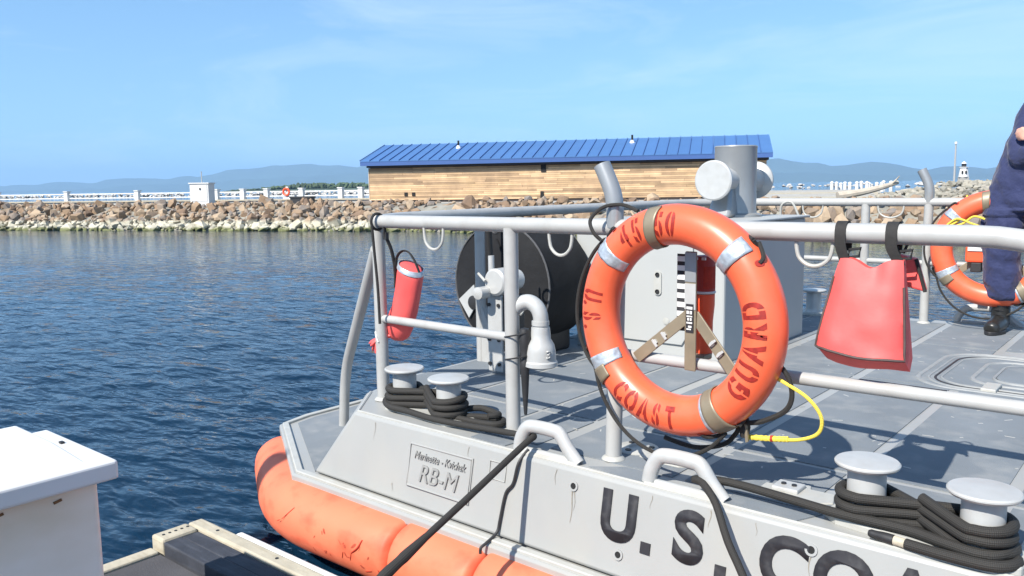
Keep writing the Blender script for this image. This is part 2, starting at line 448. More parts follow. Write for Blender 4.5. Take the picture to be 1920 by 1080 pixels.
class MB:
    def __init__(self):
        self.v, self.f, self.m, self.uv = [], [], [], {}

    def add(self, vs, fs, mi=0, uvs=None):
        o = len(self.v)
        self.v += [tuple(v) for v in vs]
        for k, f in enumerate(fs):
            if uvs:
                self.uv[len(self.f)] = uvs[k]
            self.f.append(tuple(i + o for i in f))
            self.m.append(mi)
        return self

    def box(self, x0, x1, y0, y1, z0, z1, mi=0):
        vs = [(x, y, z) for z in (z0, z1) for y in (y0, y1) for x in (x0, x1)]
        return self.add(vs, [(0, 2, 3, 1), (4, 5, 7, 6), (0, 1, 5, 4), (2, 6, 7, 3), (0, 4, 6, 2), (1, 3, 7, 5)], mi)

    def obox(self, c, ax, ay, az, mi=0):
        c, ax, ay, az = Vector(c), Vector(ax), Vector(ay), Vector(az)
        vs = [c + i * ax + j * ay + k * az for k in (-1, 1) for j in (-1, 1) for i in (-1, 1)]
        return self.add(vs, [(0, 2, 3, 1), (4, 5, 7, 6), (0, 1, 5, 4), (2, 6, 7, 3), (0, 4, 6, 2), (1, 3, 7, 5)], mi)

    def tube(self, pts, r, n=12, cap=True, closed=False, mi=0, squash=None):
        pts = [Vector(p) for p in pts]
        rr = r if isinstance(r, (list, tuple)) else [r] * len(pts)
        N = len(pts)
        tang = []
        for i in range(N):
            a = pts[(i - 1) % N] if closed or i > 0 else pts[i]
            b_ = pts[(i + 1) % N] if closed or i < N - 1 else pts[i]
            tang.append((b_ - a).normalized())
        t0 = tang[0]
        up = Vector((0, 0, 1)) if abs(t0.z) < 0.9 else Vector((1, 0, 0))
        nrm = (up - t0 * up.dot(t0)).normalized()
        vs, L = [], 0.0
        ls = []
        for i in range(N):
            if i:
                L += (pts[i] - pts[i - 1]).length
                nrm = (nrm - tang[i] * nrm.dot(tang[i])).normalized()
            ls.append(L)
            bn = tang[i].cross(nrm)
            for k in range(n):
                a = 2 * math.pi * k / n
                sa, ca = math.sin(a), math.cos(a)
                if squash:
                    ca *= squash
                vs.append(pts[i] + (nrm * ca + bn * sa) * rr[i])
        fs, us = [], []
        M = N if closed else N - 1
        for i in range(M):
            j = (i + 1) % N
            l0, l1 = ls[i], ls[j] if j > i else ls[i] + (pts[j] - pts[i]).length
            for k in range(n):
                k2 = (k + 1) % n
                fs.append((i * n + k, i * n + k2, j * n + k2, j * n + k))
                v0, v1 = 2 * math.pi * k / n, 2 * math.pi * (k + 1) / n
                us.append([(l0, v0), (l0, v1), (l1, v1), (l1, v0)])
        if cap and not closed:
            fs.append(tuple(range(n - 1, -1, -1))); us.append([(0, 0)] * n)
            fs.append(tuple((N - 1) * n + k for k in range(n))); us.append([(0, 0)] * n)
        return self.add(vs, fs, mi, us)

    def lathe(self, prof, c=(0, 0, 0), axis='Z', n=32, mi=0):
        """prof: list of (radius, height); closed with fans where radius is 0"""
        c = Vector(c)
        vs, fs = [], []
        rows = []
        for (r, h) in prof:
            row = []
            if r <= 1e-6:
                row = [len(vs)] * n
                vs.append((0, 0, h))
            else:
                for k in range(n):
                    a = 2 * math.pi * k / n
                    row.append(len(vs))
                    vs.append((r * math.cos(a), r * math.sin(a), h))
            rows.append(row)
        for a, b_ in zip(rows, rows[1:]):
            for k in range(n):
                k2 = (k + 1) % n
                q = [a[k], a[k2], b_[k2], b_[k]]
                q2 = []
                for i in q:
                    if i not in q2:
                        q2.append(i)
                if len(q2) >= 3:
                    fs.append(tuple(q2))
        if axis == 'Y':
            vs = [(x, z, y) for x, y, z in vs]
            fs = [tuple(reversed(f)) for f in fs]
        elif axis == 'X':
            vs = [(z, x, y) for x, y, z in vs]
        return self.add([Vector(v) + c for v in vs], fs, mi)

    def prism(self, poly, z0, z1, mi=0):
        n = len(poly)
        vs = [(x, y, z0) for x, y in poly] + [(x, y, z1) for x, y in poly]
        fs = [tuple(range(n - 1, -1, -1)), tuple(range(n, 2 * n))]
        fs += [(i, (i + 1) % n, (i + 1) % n + n, i + n) for i in range(n)]
        return self.add(vs, fs, mi)

    def sweep(self, path, frames, prof, closed_prof=False, caps=True, mi=0):
        """path points with (side, up) frames; prof in (side, up) coordinates"""
        n = len(prof)
        vs = []
        for p, (s, u) in zip(path, frames):
            for a, b_ in prof:
                vs.append(Vector(p) + Vector(s) * a + Vector(u) * b_)
        fs = []
        m = n if closed_prof else n - 1
        for i in range(len(path) - 1):
            for k in range(m):
                k2 = (k + 1) % n
                fs.append((i * n + k, i * n + k2, (i + 1) * n + k2, (i + 1) * n + k))
        if caps:
            fs.append(tuple(range(n - 1, -1, -1)))
            fs.append(tuple((len(path) - 1) * n + k for k in range(n)))
        return self.add(vs, fs, mi)

    def build(self, name, mats, parent=None, smooth=35, bevel=0.0, fix=True, seg=2):
        me = bpy.data.meshes.new(name)
        me.from_pydata(self.v, [], self.f)
        if not isinstance(mats, (list, tuple)):
            mats = [mats]
        for m_ in mats:
            me.materials.append(m_)
        if len(mats) > 1:
            me.polygons.foreach_set('material_index', self.m)
        if self.uv:
            ul = me.uv_layers.new(name='UVMap')
            for p in me.polygons:
                u = self.uv.get(p.index)
                if u:
                    for li, q in zip(p.loop_indices, u):
                        ul.data[li].uv = q
        if fix:
            bm = bmesh.new()
            bm.from_mesh(me)
            bmesh.ops.recalc_face_normals(bm, faces=bm.faces)
            bm.to_mesh(me)
            bm.free()
        if smooth:
            me.shade_smooth()
            me.set_sharp_from_angle(angle=R(smooth))
        o = bpy.data.objects.new(name, me)
        col.objects.link(o)
        if bevel:
            bv = o.modifiers.new('bevel', 'BEVEL')
            bv.width = bevel
            bv.segments = seg
            bv.limit_method = 'ANGLE'
            bv.angle_limit = R(35)
        if parent:
            o.parent = parent
        return o


def tag(o, label=None, cat=None, group=None, kind=None):
    if label: o['label'] = label
    if cat: o['category'] = cat
    if group: o['group'] = group
    if kind: o['kind'] = kind
    return o


def thing(name, label, cat, group=None, loc=(0, 0, 0)):
    o = bpy.data.objects.new(name, None)
    o.empty_display_size = 0.1
    col.objects.link(o)
    o.location = loc
    return tag(o, label, cat, group)


def shared(name, mesh, parent, loc=(0, 0, 0), rot=(0, 0, 0), scl=(1, 1, 1)):
    o = bpy.data.objects.new(name, mesh)
    col.objects.link(o)
    o.location, o.rotation_euler, o.scale = loc, rot, scl
    if parent: o.parent = parent
    return o


def cat_rom(pts, k=8, closed=False):
    P = [Vector(p) for p in pts]
    n = len(P)
    out = []
    rng = range(n) if closed else range(n - 1)
    for i in rng:
        p0 = P[(i - 1) % n] if closed or i > 0 else P[0]
        p1, p2 = P[i], P[(i + 1) % n]
        p3 = P[(i + 2) % n] if closed or i + 2 < n else P[-1]
        for j in range(k):
            t = j / k
            out.append(0.5 * ((2 * p1) + (-p0 + p2) * t + (2 * p0 - 5 * p1 + 4 * p2 - p3) * t * t + (-p0 + 3 * p1 - 3 * p2 + p3) * t ** 3))
    if not closed:
        out.append(P[-1])
    return out


def arc_corner(pts, rad, k=7):
    """polyline with rounded corners"""
    P = [Vector(p) for p in pts]
    out = [P[0]]
    for i in range(1, len(P) - 1):
        a, b_, c_ = P[i - 1], P[i], P[i + 1]
        d1, d2 = (a - b_).normalized(), (c_ - b_).normalized()
        q = min(rad, (a - b_).length * 0.49, (c_ - b_).length * 0.49)
        s, e_ = b_ + d1 * q, b_ + d2 * q
        for j in range(k + 1):
            t = j / k
            out.append(s * (1 - t) ** 2 + b_ * 2 * t * (1 - t) + e_ * t * t)
    out.append(P[-1])
    return out


def text_mesh(body, size, offset=0.0, shear=0.0, subdiv=0.0, xs=1.0):
    cu = bpy.data.curves.new('lettering', 'FONT')
    cu.body = body
    cu.size = size
    cu.offset = offset
    cu.shear = shear
    cu.align_x = 'CENTER'
    cu.align_y = 'CENTER'
    cu.resolution_u = 6
    ob = bpy.data.objects.new('lettering', cu)
    col.objects.link(ob)
    dg = bpy.context.evaluated_depsgraph_get()
    me = bpy.data.meshes.new_from_object(ob.evaluated_get(dg))
    bpy.data.objects.remove(ob)
    bpy.data.curves.remove(cu)
    bm = bmesh.new()
    bm.from_mesh(me)
    bpy.data.meshes.remove(me)
    for v in bm.verts:
        v.co.x *= xs
    if subdiv:
        bmesh.ops.triangulate(bm, faces=bm.faces)
        for _ in range(6):
            es = [e for e in bm.edges if e.calc_length() > subdiv]
            if not es: break
            bmesh.ops.subdivide_edges(bm, edges=es, cuts=1)
            bmesh.ops.triangulate(bm, faces=bm.faces)
    return bm


def bm_obj(name, bm, m, parent=None, smooth=False):
    me = bpy.data.meshes.new(name)
    bm.to_mesh(me)
    bm.free()
    me.materials.append(m)
    if smooth: me.shade_smooth()
    o = bpy.data.objects.new(name, me)
    col.objects.link(o)
    if parent: o.parent = parent
    return o


E1 = Vector((0.924, 0.383, 0.0))     # along the shore, to the right
E2 = Vector((-0.383, 0.924, 0.0))    # away over the breakwater
SHORE_ROT = math.atan2(0.383, 0.924)


def sh(s, t, z):
    return E1 * s + E2 * t + Vector((0, 0, z))


# ------------------------------------------------------------------ water
def wave_h(x, y):
    """wind ripples, crests lying roughly across the picture; they die out in the lee of the stones"""
    c_, s_ = math.cos(R(40)), math.sin(R(40))
    u, v = x * c_ - y * s_, x * s_ + y * c_
    u, v = x * 0.766 + y * 0.643, -x * 0.643 + y * 0.766
    h = 0.50 * noise.noise(Vector((u * 1.4, v * 3.3, 0.0))) + 0.46 * noise.noise(Vector((u * 2.9 + v * 0.5, v * 6.2 - u * 0.3, 3.0))) \
        + 0.24 * noise.noise(Vector((u * 6.0 - v, v * 11.0 + u, 7.0)))
    return h


mb = MB()
radii = [0.0, 0.6]
while radii[-1] < 30: radii.append(radii[-1] * 1.0115)
NB = len(radii)
radii += [38, 60, 120, 400, 3000, 23500]
NA = 680
vs, fs = [(0.0, 0.0, 0.0)], []
for i, r_ in enumerate(radii[1:]):
    fade = max(0.0, min(1.0, (30 - r_) / 12.0))
    for k in range(NA):
        a = 2 * math.pi * k / NA
        x, y = r_ * math.cos(a), r_ * math.sin(a)
        z = 0.0
        if fade > 0 and 0.9 < a < 3.9:
            t_ = -0.383 * x + 0.924 * y
            lee = max(0.0, min(1.0, (19.0 - t_) / 9.0))
            z = 0.040 * (0.75 + 0.5 * noise.noise(Vector((x * 0.22, y * 0.22, 9.0)))) * wave_h(x, y) * fade * (0.12 + 0.88 * lee) * min(1.0, max(0.0, min(a - 0.9, 3.9 - a) * 6))
        vs.append((x, y, z))
for k in range(NA):
    fs.append((0, 1 + k, 1 + (k + 1) % NA))
for i in range(len(radii) - 2):
    o_ = 1 + i * NA
    for k in range(NA):
        k2 = (k + 1) % NA
        fs.append((o_ + k, o_ + NA + k, o_ + NA + k2, o_ + k2))
mb.add(vs, fs)
w = mb.build('water', WATER, smooth=180, fix=False)
w['kind'] = 'structure'

# far shores
def hill_range(name, pts, t0, thick, jag, seed):
    """ridge with depth: profile of (s, height) swept back over a rounded section"""
    rnd = random.Random(seed)
    s0, s1 = pts[0][0], pts[-1][0]
    N = 160
    rows = 7
    vs, fs = [], []
    for i in range(N + 1):
        s = s0 + (s1 - s0) * i / N
        for (a, ha), (b_, hb) in zip(pts, pts[1:]):
            if a <= s <= b_:
                u = (s - a) / (b_ - a)
                u = u * u * (3 - 2 * u)
                h = ha + (hb - ha) * u
                break
        h += jag * noise.fractal(Vector((s / 520.0 + seed, 0.3, 0.7)), 0.8, 2.1, 5)
        h = max(h, 2.0)
        for j in range(rows):
            v = j / (rows - 1)
            zz = h * math.sin(v * math.pi * 0.5) if v <= 1 else h
            wob = 0.10 * h * noise.noise(Vector((s / 500.0, v * 3 + seed, 5.0))) * math.sin(v * math.pi)
            vs.append(sh(s * (1 + 0.0 * v), t0 + thick * v, zz + wob - (3 if j == 0 else 0)))
        vs.append(sh(s, t0 + thick * 2.2, -3))
    rows += 1
    for i in range(N):
        for j in range(rows - 1):
            fs.append((i * rows + j, (i + 1) * rows + j, (i + 1) * rows + j + 1, i * rows + j + 1))
    m_ = MB(); m_.add(vs, fs)
    o = m_.build(name, HILLM, smooth=60)
    o['kind'] = 'structure'
    return o


hill_range('hills', [(-19000, 90), (-16500, 130), (-14200, 150), (-12900, 165), (-11700, 190), (-10900, 235), (-10200, 205), (-9600, 230), (-9000, 285),
                     (-8500, 345), (-8000, 385), (-7600, 405), (-7300, 400), (-6900, 360), (-6500, 330), (-6100, 355), (-5400, 360), (-4500, 340), (-3000, 380),
                     (-1500, 330), (-300, 330), (0, 320), (500, 255), (800, 220), (1100, 225), (1350, 250), (1600, 200), (1850, 165), (2200, 190), (2700, 165),
                     (4200, 200), (8000, 160)], 11400, 600, 46, 3)
hill_range('hills', [(-12500, 30), (-10500, 60), (-9500, 90), (-8700, 95), (-8000, 140), (-7200, 165), (-6600, 190), (-6000, 215), (-5200, 190), (-4000, 160),
                     (-1500, 120), (0, 130), (500, 100), (1500, 70), (3500, 60)], 10200, 600, 30, 8)

# wooded point across the bay
mb = MB()
rnd = random.Random(4)
for i in range(420):
    s = rnd.uniform(-640, -440)
    hgt = 7.5 * max(0.25, min(1, (s + 640) / 90)) * rnd.uniform(0.55, 1.1)
    t_ = 900 + rnd.uniform(-18, 18)
    rx = rnd.uniform(2.5, 5.0)
    pts = []
    for k in range(14):
        a, b_ = rnd.uniform(0, 6.283), rnd.uniform(-1, 1)
        q = math.sqrt(1 - b_ * b_)
        pts.append((q * math.cos(a) * rx, q * math.sin(a) * rx, hgt * 0.55 + b_ * hgt * 0.55))
    bmx = bmesh.new()
    for p in pts: bmx.verts.new(p)
    bmesh.ops.convex_hull(bmx, input=bmx.verts)
    bmx.verts.index_update()
    base = sh(s, t_, 1.0)
    used = [v for v in bmx.verts if v.link_faces]
    idx = {v: i for i, v in enumerate(used)}
    mb.add([v.co + base for v in used], [tuple(idx[v] for v in f.verts) for f in bmx.faces])
    bmx.free()
tl = mb.build('treeline', LEAFY, smooth=0)
tag(tl, 'dark wooded point across the bay left of the cedar building', 'trees', kind='stuff')
mb = MB()
mb.add([sh(-660, 870, -1), sh(-430, 870, -1), sh(-430, 930, -1), sh(-660, 930, -1), sh(-645, 885, 1.6), sh(-440, 880, 2.2), sh(-440, 920, 2.2), sh(-645, 915, 1.6)],
       [(4, 5, 6, 7), (0, 1, 5, 4), (1, 2, 6, 5), (2, 3, 7, 6), (3, 0, 4, 7)])
o = mb.build('headland', HILLM, smooth=0); o['kind'] = 'structure'


# ------------------------------------------------------------------ rocks
def rock_bm(rnd, sx=1.0, sy=1.0, sz=0.8, npt=15):
    bmx = bmesh.new()
    for k in range(npt):
        v = Vector((rnd.gauss(0, 1), rnd.gauss(0, 1), rnd.gauss(0, 1))).normalized()
        v *= rnd.uniform(0.8, 1.05)
        bmx.verts.new((v.x * sx * 0.5, v.y * sy * 0.5, v.z * sz * 0.5))
    bmesh.ops.convex_hull(bmx, input=bmx.verts)
    for v in [v for v in bmx.verts if not v.link_faces]:
        bmx.verts.remove(v)
    bmx.verts.index_update()
    return bmx


rnd = random.Random(21)
ROCKS = []
for i in range(14):
    bmx = rock_bm(rnd, rnd.uniform(0.85, 1.25), rnd.uniform(0.8, 1.1), rnd.uniform(0.6, 0.95), 16)
    me = bpy.data.meshes.new('rock')
    bmx.to_mesh(me)
    bmx.free()
    me.materials.append(ROCK)
    ROCKS.append(me)


def add_rock_to(mb, me, M):
    mb.add([M @ v.co for v in me.vertices], [tuple(p.vertices) for p in me.polygons])


def shore_t(s):
    """waterline of the breakwater along the shore"""
    if s < -13: return 28.4
    if s < 2: return 28.4 - 4.6 * ((s + 13) / 15.0)
    return 23.8 - 0.3 * (s - 2)


bw = thing('breakwater', 'brown stone breakwater with lime-white waterline under the cedar building', 'breakwater')
mb = MB()
sec = [(-1.2, -0.6), (0.15, -0.05), (1.2, 0.40), (2.6, 0.86), (3.4, 0.97), (7.0, 0.86), (9.0, 0.3), (9.5, -0.6)]
vs, fs = [], []
SS = [-70 + 2.0 * i for i in range(46)]
for s in SS:
    for (dt_, z) in sec:
        vs.append(sh(s, shore_t(s) + dt_, z))
for i in range(len(SS) - 1):
    for j in range(len(sec) - 1):
        k = len(sec)
        fs.append((i * k + j, (i + 1) * k + j, (i + 1) * k + j + 1, i * k + j + 1))
mb.add(vs, fs)
mb.build('core', GRAVEL, bw, smooth=0)
rnd = random.Random(5)
cand = []
for row, (dt_, z, size) in enumerate([(0.05, 0.04, 0.40), (0.30, 0.13, 0.40), (0.58, 0.24, 0.38), (0.88, 0.36, 0.40), (1.2, 0.48, 0.44), (1.52, 0.59, 0.45),
                                      (1.85, 0.70, 0.44), (2.2, 0.81, 0.42), (2.55, 0.91, 0.40), (2.9, 0.99, 0.36), (3.2, 1.02, 0.30)]):
    s = -44.0 + rnd.random() * 0.4
    while s < 9.0:
        sz = size * min(1.75, 0.55 + rnd.expovariate(2.6))
        tt = shore_t(s) + dt_ + rnd.uniform(-0.16, 0.16)
        zz = z + rnd.uniform(-0.11, 0.08)
        if -13.2 < s < -11.6 and row > 3:
            zz -= 0.3
        cand.append((s, tt, zz, sz, row))
        s += sz * rnd.uniform(0.62, 0.95)
big = [c_ for c_ in cand if (-36.5 < c_[0] < -15.6 and c_[3] > 0.3) or (-15.6 <= c_[0] < -8 and c_[4] >= 7) or (0.2 < c_[0] < 5 and c_[4] in (4, 5, 6, 7))]
big.sort(key=lambda c_: -c_[3])
bigset = set(big[:300])
rub = MB()
for c_ in cand:
    s, tt, zz, sz, row = c_
    me = rnd.choice(ROCKS)
    eul = (rnd.uniform(0, 6.28), rnd.uniform(0, 6.28), rnd.uniform(0, 6.28))
    scl = (sz * rnd.uniform(0.9, 1.3), sz * rnd.uniform(0.8, 1.1), sz * rnd.uniform(0.75, 1.05))
    p = sh(s, tt, zz)
    if c_ in bigset:
        shared('rock', me, bw, p, eul, scl)
    else:
        M = Matrix.LocRotScale(p, Matrix.Rotation(eul[2], 3, 'Z') @ Matrix.Rotation(eul[0], 3, 'X'), scl)
        add_rock_to(rub, me, M)
for i in range(1500):
    s = rnd.uniform(-44, 9)
    u = rnd.random()
    sz = rnd.uniform(0.12, 0.30)
    M = Matrix.LocRotScale(sh(s, shore_t(s) + 0.0 + 3.5 * u, 0.0 + 1.06 * u - 0.02), Matrix.Rotation(rnd.uniform(0, 6.28), 3, 'Y'), (sz, sz, sz))
    add_rock_to(rub, rnd.choice(ROCKS), M)
o = rub.build('rubble', ROCK, bw, smooth=0, fix=False)
o['kind'] = 'stuff'
at = o.data.attributes.new('tint', 'FLOAT', 'FACE')
# one tint for each stone (stones have 20-30 faces; change it by face block through connectivity)
par = list(range(len(o.data.vertices)))


def find(a):
    while par[a] != a:
        par[a] = par[par[a]]
        a = par[a]
    return a


for p in o.data.polygons:
    v0 = p.vertices[0]
    for v1 in p.vertices[1:]:
        par[find(v1)] = find(v0)
tints = [random.Random(find(p.vertices[0])).random() for p in o.data.polygons]
at.data.foreach_set('value', tints)

# higher grey stone mound to the right
gm = thing('stone_mound', 'grey rubble mound behind the far ring buoy', 'stone mound')
mb = MB()
vs, fs = [], []
for i in range(13):
    s = 2.0 + i * 2.0
    top = 1.46 if i > 2 else 0.5 + 0.33 * i
    for (dt_, z) in ((-4, -0.6), (0, top * 0.40 - 0.1), (3.0, top * 0.85 - 0.12), (7.0, top - 0.25), (12, -0.6)):
        vs.append(sh(s, 37 + dt_, z))
for i in range(12):
    for j in range(4):
        fs.append((i * 5 + j, (i + 1) * 5 + j, (i + 1) * 5 + j + 1, i * 5 + j + 1))
mb.add(vs, fs)
mb.build('core', GRAVEL, gm, smooth=0)
mb = MB()
for i in range(2600):
    s = rnd.uniform(2.4, 26)
    u = rnd.random()
    top = min(1.46, 0.5 + 0.165 * (s - 2.0))
    sz = rnd.uniform(0.18, 0.42)
    tt = 34 + 7.5 * u
    zz = top * min(1, 0.05 + 1.1 * u)
    M = Matrix.LocRotScale(sh(s, tt, zz), Matrix.Rotation(rnd.uniform(0, 6.28), 3, 'X'), (sz * 1.1, sz, sz * 0.9))
    add_rock_to(mb, rnd.choice(ROCKS), M)
o = mb.build('rubble', ROCKGREY, gm, smooth=0, fix=False)
o['kind'] = 'stuff'
at = o.data.attributes.new('tint', 'FLOAT', 'FACE')
par = list(range(len(o.data.vertices)))
for p in o.data.polygons:
    v0 = p.vertices[0]
    for v1 in p.vertices[1:]:
        par[find(v1)] = find(v0)
at.data.foreach_set('value', [random.Random(find(p.vertices[0])).random() for p in o.data.polygons])

# pale outer breakwater, low on the lake
ob_ = thing('outer_breakwater', 'low pale stone breakwater far out behind the white railings', 'breakwater')
mb = MB()
for i in range(1300):
    if 1000 <= i < 1220: continue
    s = rnd.uniform(-260, -60) if i < 1000 else rnd.uniform(-20, 45)
    tt = 190 + rnd.uniform(-1.5, 2) + (30 if i >= 1000 else 0)
    sz = rnd.uniform(0.5, 1.3)
    M = Matrix.LocRotScale(sh(s, tt, rnd.uniform(0.0, 0.9)), Matrix.Rotation(rnd.uniform(0, 6.28), 3, 'X'), (sz * 1.5, sz, sz * 0.7))
    add_rock_to(mb, rnd.choice(ROCKS), M)
o = mb.build('rubble', ROCKPALE, ob_, smooth=0, fix=False)
o['kind'] = 'stuff'

# ------------------------------------------------------------------ cedar building with blue roof
hs = thing('cedar_building', 'long cedar-clad building with blue standing-seam metal roof', 'building')
hs.location = (0, 0, 0)
HR = Matrix.Rotation(SHORE_ROT, 4, 'Z')


def hbox(mb, s0, s1, t0, t1, z0, z1):
    vs = [sh(s, t, z) for z in (z0, z1) for t in (t0, t1) for s in (s0, s1)]
    return mb.add(vs, [(0, 2, 3, 1), (4, 5, 7, 6), (0, 1, 5, 4), (2, 6, 7, 3), (0, 4, 6, 2), (1, 3, 7, 5)])


mb = MB()
hbox(mb, -26.5, -0.35, 52.06, 60, 0.55, 3.12)
wall = mb.build('wall', DARKTRIM, hs, smooth=0)
rows = 17
z0, z1 = 0.78, 2.98
rh = (z1 - z0) / rows
rnd = random.Random(9)
for r_ in range(rows):
    s = -26.55
    while s < -0.32:
        L = rnd.uniform(1.6, 5.2)
        e_ = min(s + L, -0.30)
        if -0.30 - e_ < 0.7: e_ = -0.30
        segs = [(s, e_)]
        mb = MB()
        zz0, zz1 = z0 + r_ * rh, z0 + (r_ + 1) * rh - 0.012
        pro = rnd.uniform(0.0, 0.012)
        hbox(mb, s, e_ - 0.012, 52.0 - pro, 52.055, zz0, zz1)
        mb.build('plank', CEDAR, wall, smooth=0, fix=False)
        s = e_
# west end boards
mb = MB(); hbox(mb, -26.62, -26.56, 52.0, 60, 0.78, 2.98); mb.build('end_boards', CEDAR, hs, smooth=0)
mb = MB(); hbox(mb, -26.9, -26.66, 52.6, 53.0, 0.75, 2.75); mb.build('corner_post', WHITE, hs, smooth=0)
mb = MB(); hbox(mb, -14.45, -14.12, 51.93, 52.05, 2.52, 2.985); mb.build('wall_vent', HOLE, hs, smooth=0)
for q in (-23.9, -23.35):
    mb = MB(); hbox(mb, q - 0.11, q + 0.11, 51.93, 52.05, 1.05, 1.3); mb.build('wall_vent', HOLE, hs, smooth=0)
mb = MB(); hbox(mb, -14.5, -14.3, 51.9, 52.05, 0.75, 1.25); mb.build('pipe_stub', HOLE, hs, smooth=0)
# roof
EV, RG = 3.46, 4.74
mb = MB()
hbox(mb, -27.0, 0.02, 51.50, 51.62, 3.13, 3.44)
mb.build('fascia', FASCIA, hs, smooth=0)
mb = MB()
hbox(mb, -26.6, -0.2, 51.65, 60.3, 3.0, 3.14)
mb.build('soffit', DARKTRIM, hs, smooth=0)
NP = 38
roof = bpy.data.objects.new('roof', None); col.objects.link(roof); roof.parent = hs
pw = 27.02 / NP
for k in range(NP):
    a, b_ = -27.0 + k * pw, -27.0 + (k + 1) * pw
    mb = MB()
    for (t0, zA, t1, zB) in ((51.48, EV, 56.0, RG), (60.6, EV, 56.0, RG)):
        vs = [sh(a + 0.03, t0, zA), sh(b_ - 0.0, t0, zA), sh(b_ - 0.0, t1, zB), sh(a + 0.03, t1, zB),
              sh(a + 0.03, t0, zA - 0.06), sh(b_, t0, zA - 0.06), sh(b_, t1, zB - 0.06), sh(a + 0.03, t1, zB - 0.06)]
        mb.add(vs, [(0, 1, 2, 3), (7, 6, 5, 4), (0, 4, 5, 1), (1, 5, 6, 2), (2, 6, 7, 3), (3, 7, 4, 0)])
    pnl = mb.build('roof_panel', ROOF, roof, smooth=0)
    mb = MB()
    for (t0, zA, t1, zB) in ((51.46, EV, 56.0, RG),):
        vs = [sh(a - 0.02, t0, zA), sh(a + 0.02, t0, zA), sh(a + 0.02, t1, zB), sh(a - 0.02, t1, zB),
              sh(a - 0.02, t0, zA + 0.055), sh(a + 0.02, t0, zA + 0.055), sh(a + 0.02, t1, zB + 0.055), sh(a - 0.02, t1, zB + 0.055)]
        mb.add(vs, [(4, 5, 6, 7), (0, 4, 7, 3), (1, 2, 6, 5), (0, 1, 5, 4)])
    mb.build('seam', FASCIA, roof, smooth=0)
for s_, t_ in ((-20.9, 54.6), (-8.8, 54.8)):
    zc = EV + (RG - EV) * (t_ - 51.48) / 4.52
    pp = sh(s_, t_, zc)
    mb = MB(); mb.lathe([(0.20, -0.05), (0.09, 0.16), (0.0, 0.16)], pp, n=12); vb = mb.build('roof_vent', WHITE, roof)
    mb = MB(); mb.lathe([(0.07, 0.10), (0.07, 0.50), (0.0, 0.50)], pp, n=10); mb.build('vent_pipe', HOLE, roof)
mb = MB(); hbox(mb, -29, 3.0, 49.8, 62, -0.3, 0.62); mb.build('plinth', CONC, hs, smooth=0)

hp = sh(-27.0, 51.5, 0.0)
hr_ = Matrix.Rotation(R(3.5), 3, 'Z')
hs.rotation_euler = (0, 0, R(3.5))
hs.location = hp - hr_ @ hp
# pier apron with white railing, behind the breakwater
pier = thing('pier', 'concrete pier deck behind the breakwater carrying white railings', 'pier')
mb = MB(); hbox(mb, -110, -28.0, 59, 63, -0.3, 0.74); mb.build('deck', CONC, pier, smooth=0)
mb = MB(); hbox(mb, -110, -28.0, 58.9, 59.2, 0.74, 0.86); mb.build('bull_rail', WOOD, pier, smooth=0)
rail = thing('white_railing', 'white post-and-rail fence along the pier behind the breakwater', 'railing')
posts = [-69.2, -61.0, -53.2, -45.0, -42.4, -40.1, -36.8, -33.2, -31.4, -29.2]
for q in posts:
    mb = MB(); hbox(mb, q - 0.19, q + 0.19, 59.7, 60.1, 0.70, 1.66)
    hbox(mb, q - 0.23, q + 0.23, 59.65, 60.15, 1.66, 1.74)
    mb.build('post', WHITE, rail, smooth=0)
for zz in (1.05, 1.42):
    for a, b_ in zip([-110] + posts, posts):
        mb = MB(); hbox(mb, a + 0.27, b_ - 0.27, 59.86, 60.0, zz, zz + 0.085); mb.build('rail', WHITE, rail, smooth=0)
lb = thing('life_ring_post', 'small red life-ring stand among the white railing posts', 'life ring stand')
mb = MB(); hbox(mb, -38.0, -37.3, 59.0, 59.3, 0.86, 1.0); hbox(mb, -37.75, -37.55, 59.05, 59.2, 0.86, 1.85); mb.build('stand', WHITE, lb, smooth=0)
mb = MB()
c0 = sh(-37.65, 58.95, 1.42)
mb.tube([c0 + E1 * 0.27 * math.cos(a) + Vector((0, 0, 0.27 * math.sin(a))) for a in [2 * math.pi * k / 20 for k in range(20)]], 0.085, 8, closed=True)
mb.build('ring', HOTORANGE, lb)
for (s_, t_, wd, dp, hh, zb, lab) in ((-35.5, 57.5, 0.9, 0.7, 0.62, 0.44, 'dark low equipment case on the pier right of the red life ring'),
                                      (-44.5, 57.2, 0.6, 0.6, 0.5, 0.5, 'dark small case on the pier near the grey timber stack')):
    e_ = thing('equipment_case', lab, 'case')
    mb = MB(); hbox(mb, s_ - wd, s_ + wd, t_, t_ + dp, zb - 0.4, zb + hh * 0.8); mb.build('body', RUBBER, e_, smooth=0)
    mb = MB(); hbox(mb, s_ - wd - 0.05, s_ + wd + 0.05, t_ - 0.05, t_ + dp + 0.05, zb + hh * 0.8, zb + hh); mb.build('lid', RUBBER, e_, smooth=0)

# white utility cabinet on the stones
uc = thing('utility_cabinet', 'white electrical cabinet with thin antenna standing on the breakwater', 'cabinet')
cb = Matrix.Rotation(R(38), 3, 'Z')
cc = sh(-24.62, 31.75, 0)


def cpt(x, y, z):
    v = cb @ Vector((x, y, 0))
    return Vector((cc.x + v.x, cc.y + v.y, z))


def cbox(mb, x0, x1, y0, y1, z0, z1):
    vs = [cpt(x, y, z) for z in (z0, z1) for y in (y0, y1) for x in (x0, x1)]
    return mb.add(vs, [(0, 2, 3, 1), (4, 5, 7, 6), (0, 1, 5, 4), (2, 6, 7, 3), (0, 4, 6, 2), (1, 3, 7, 5)])


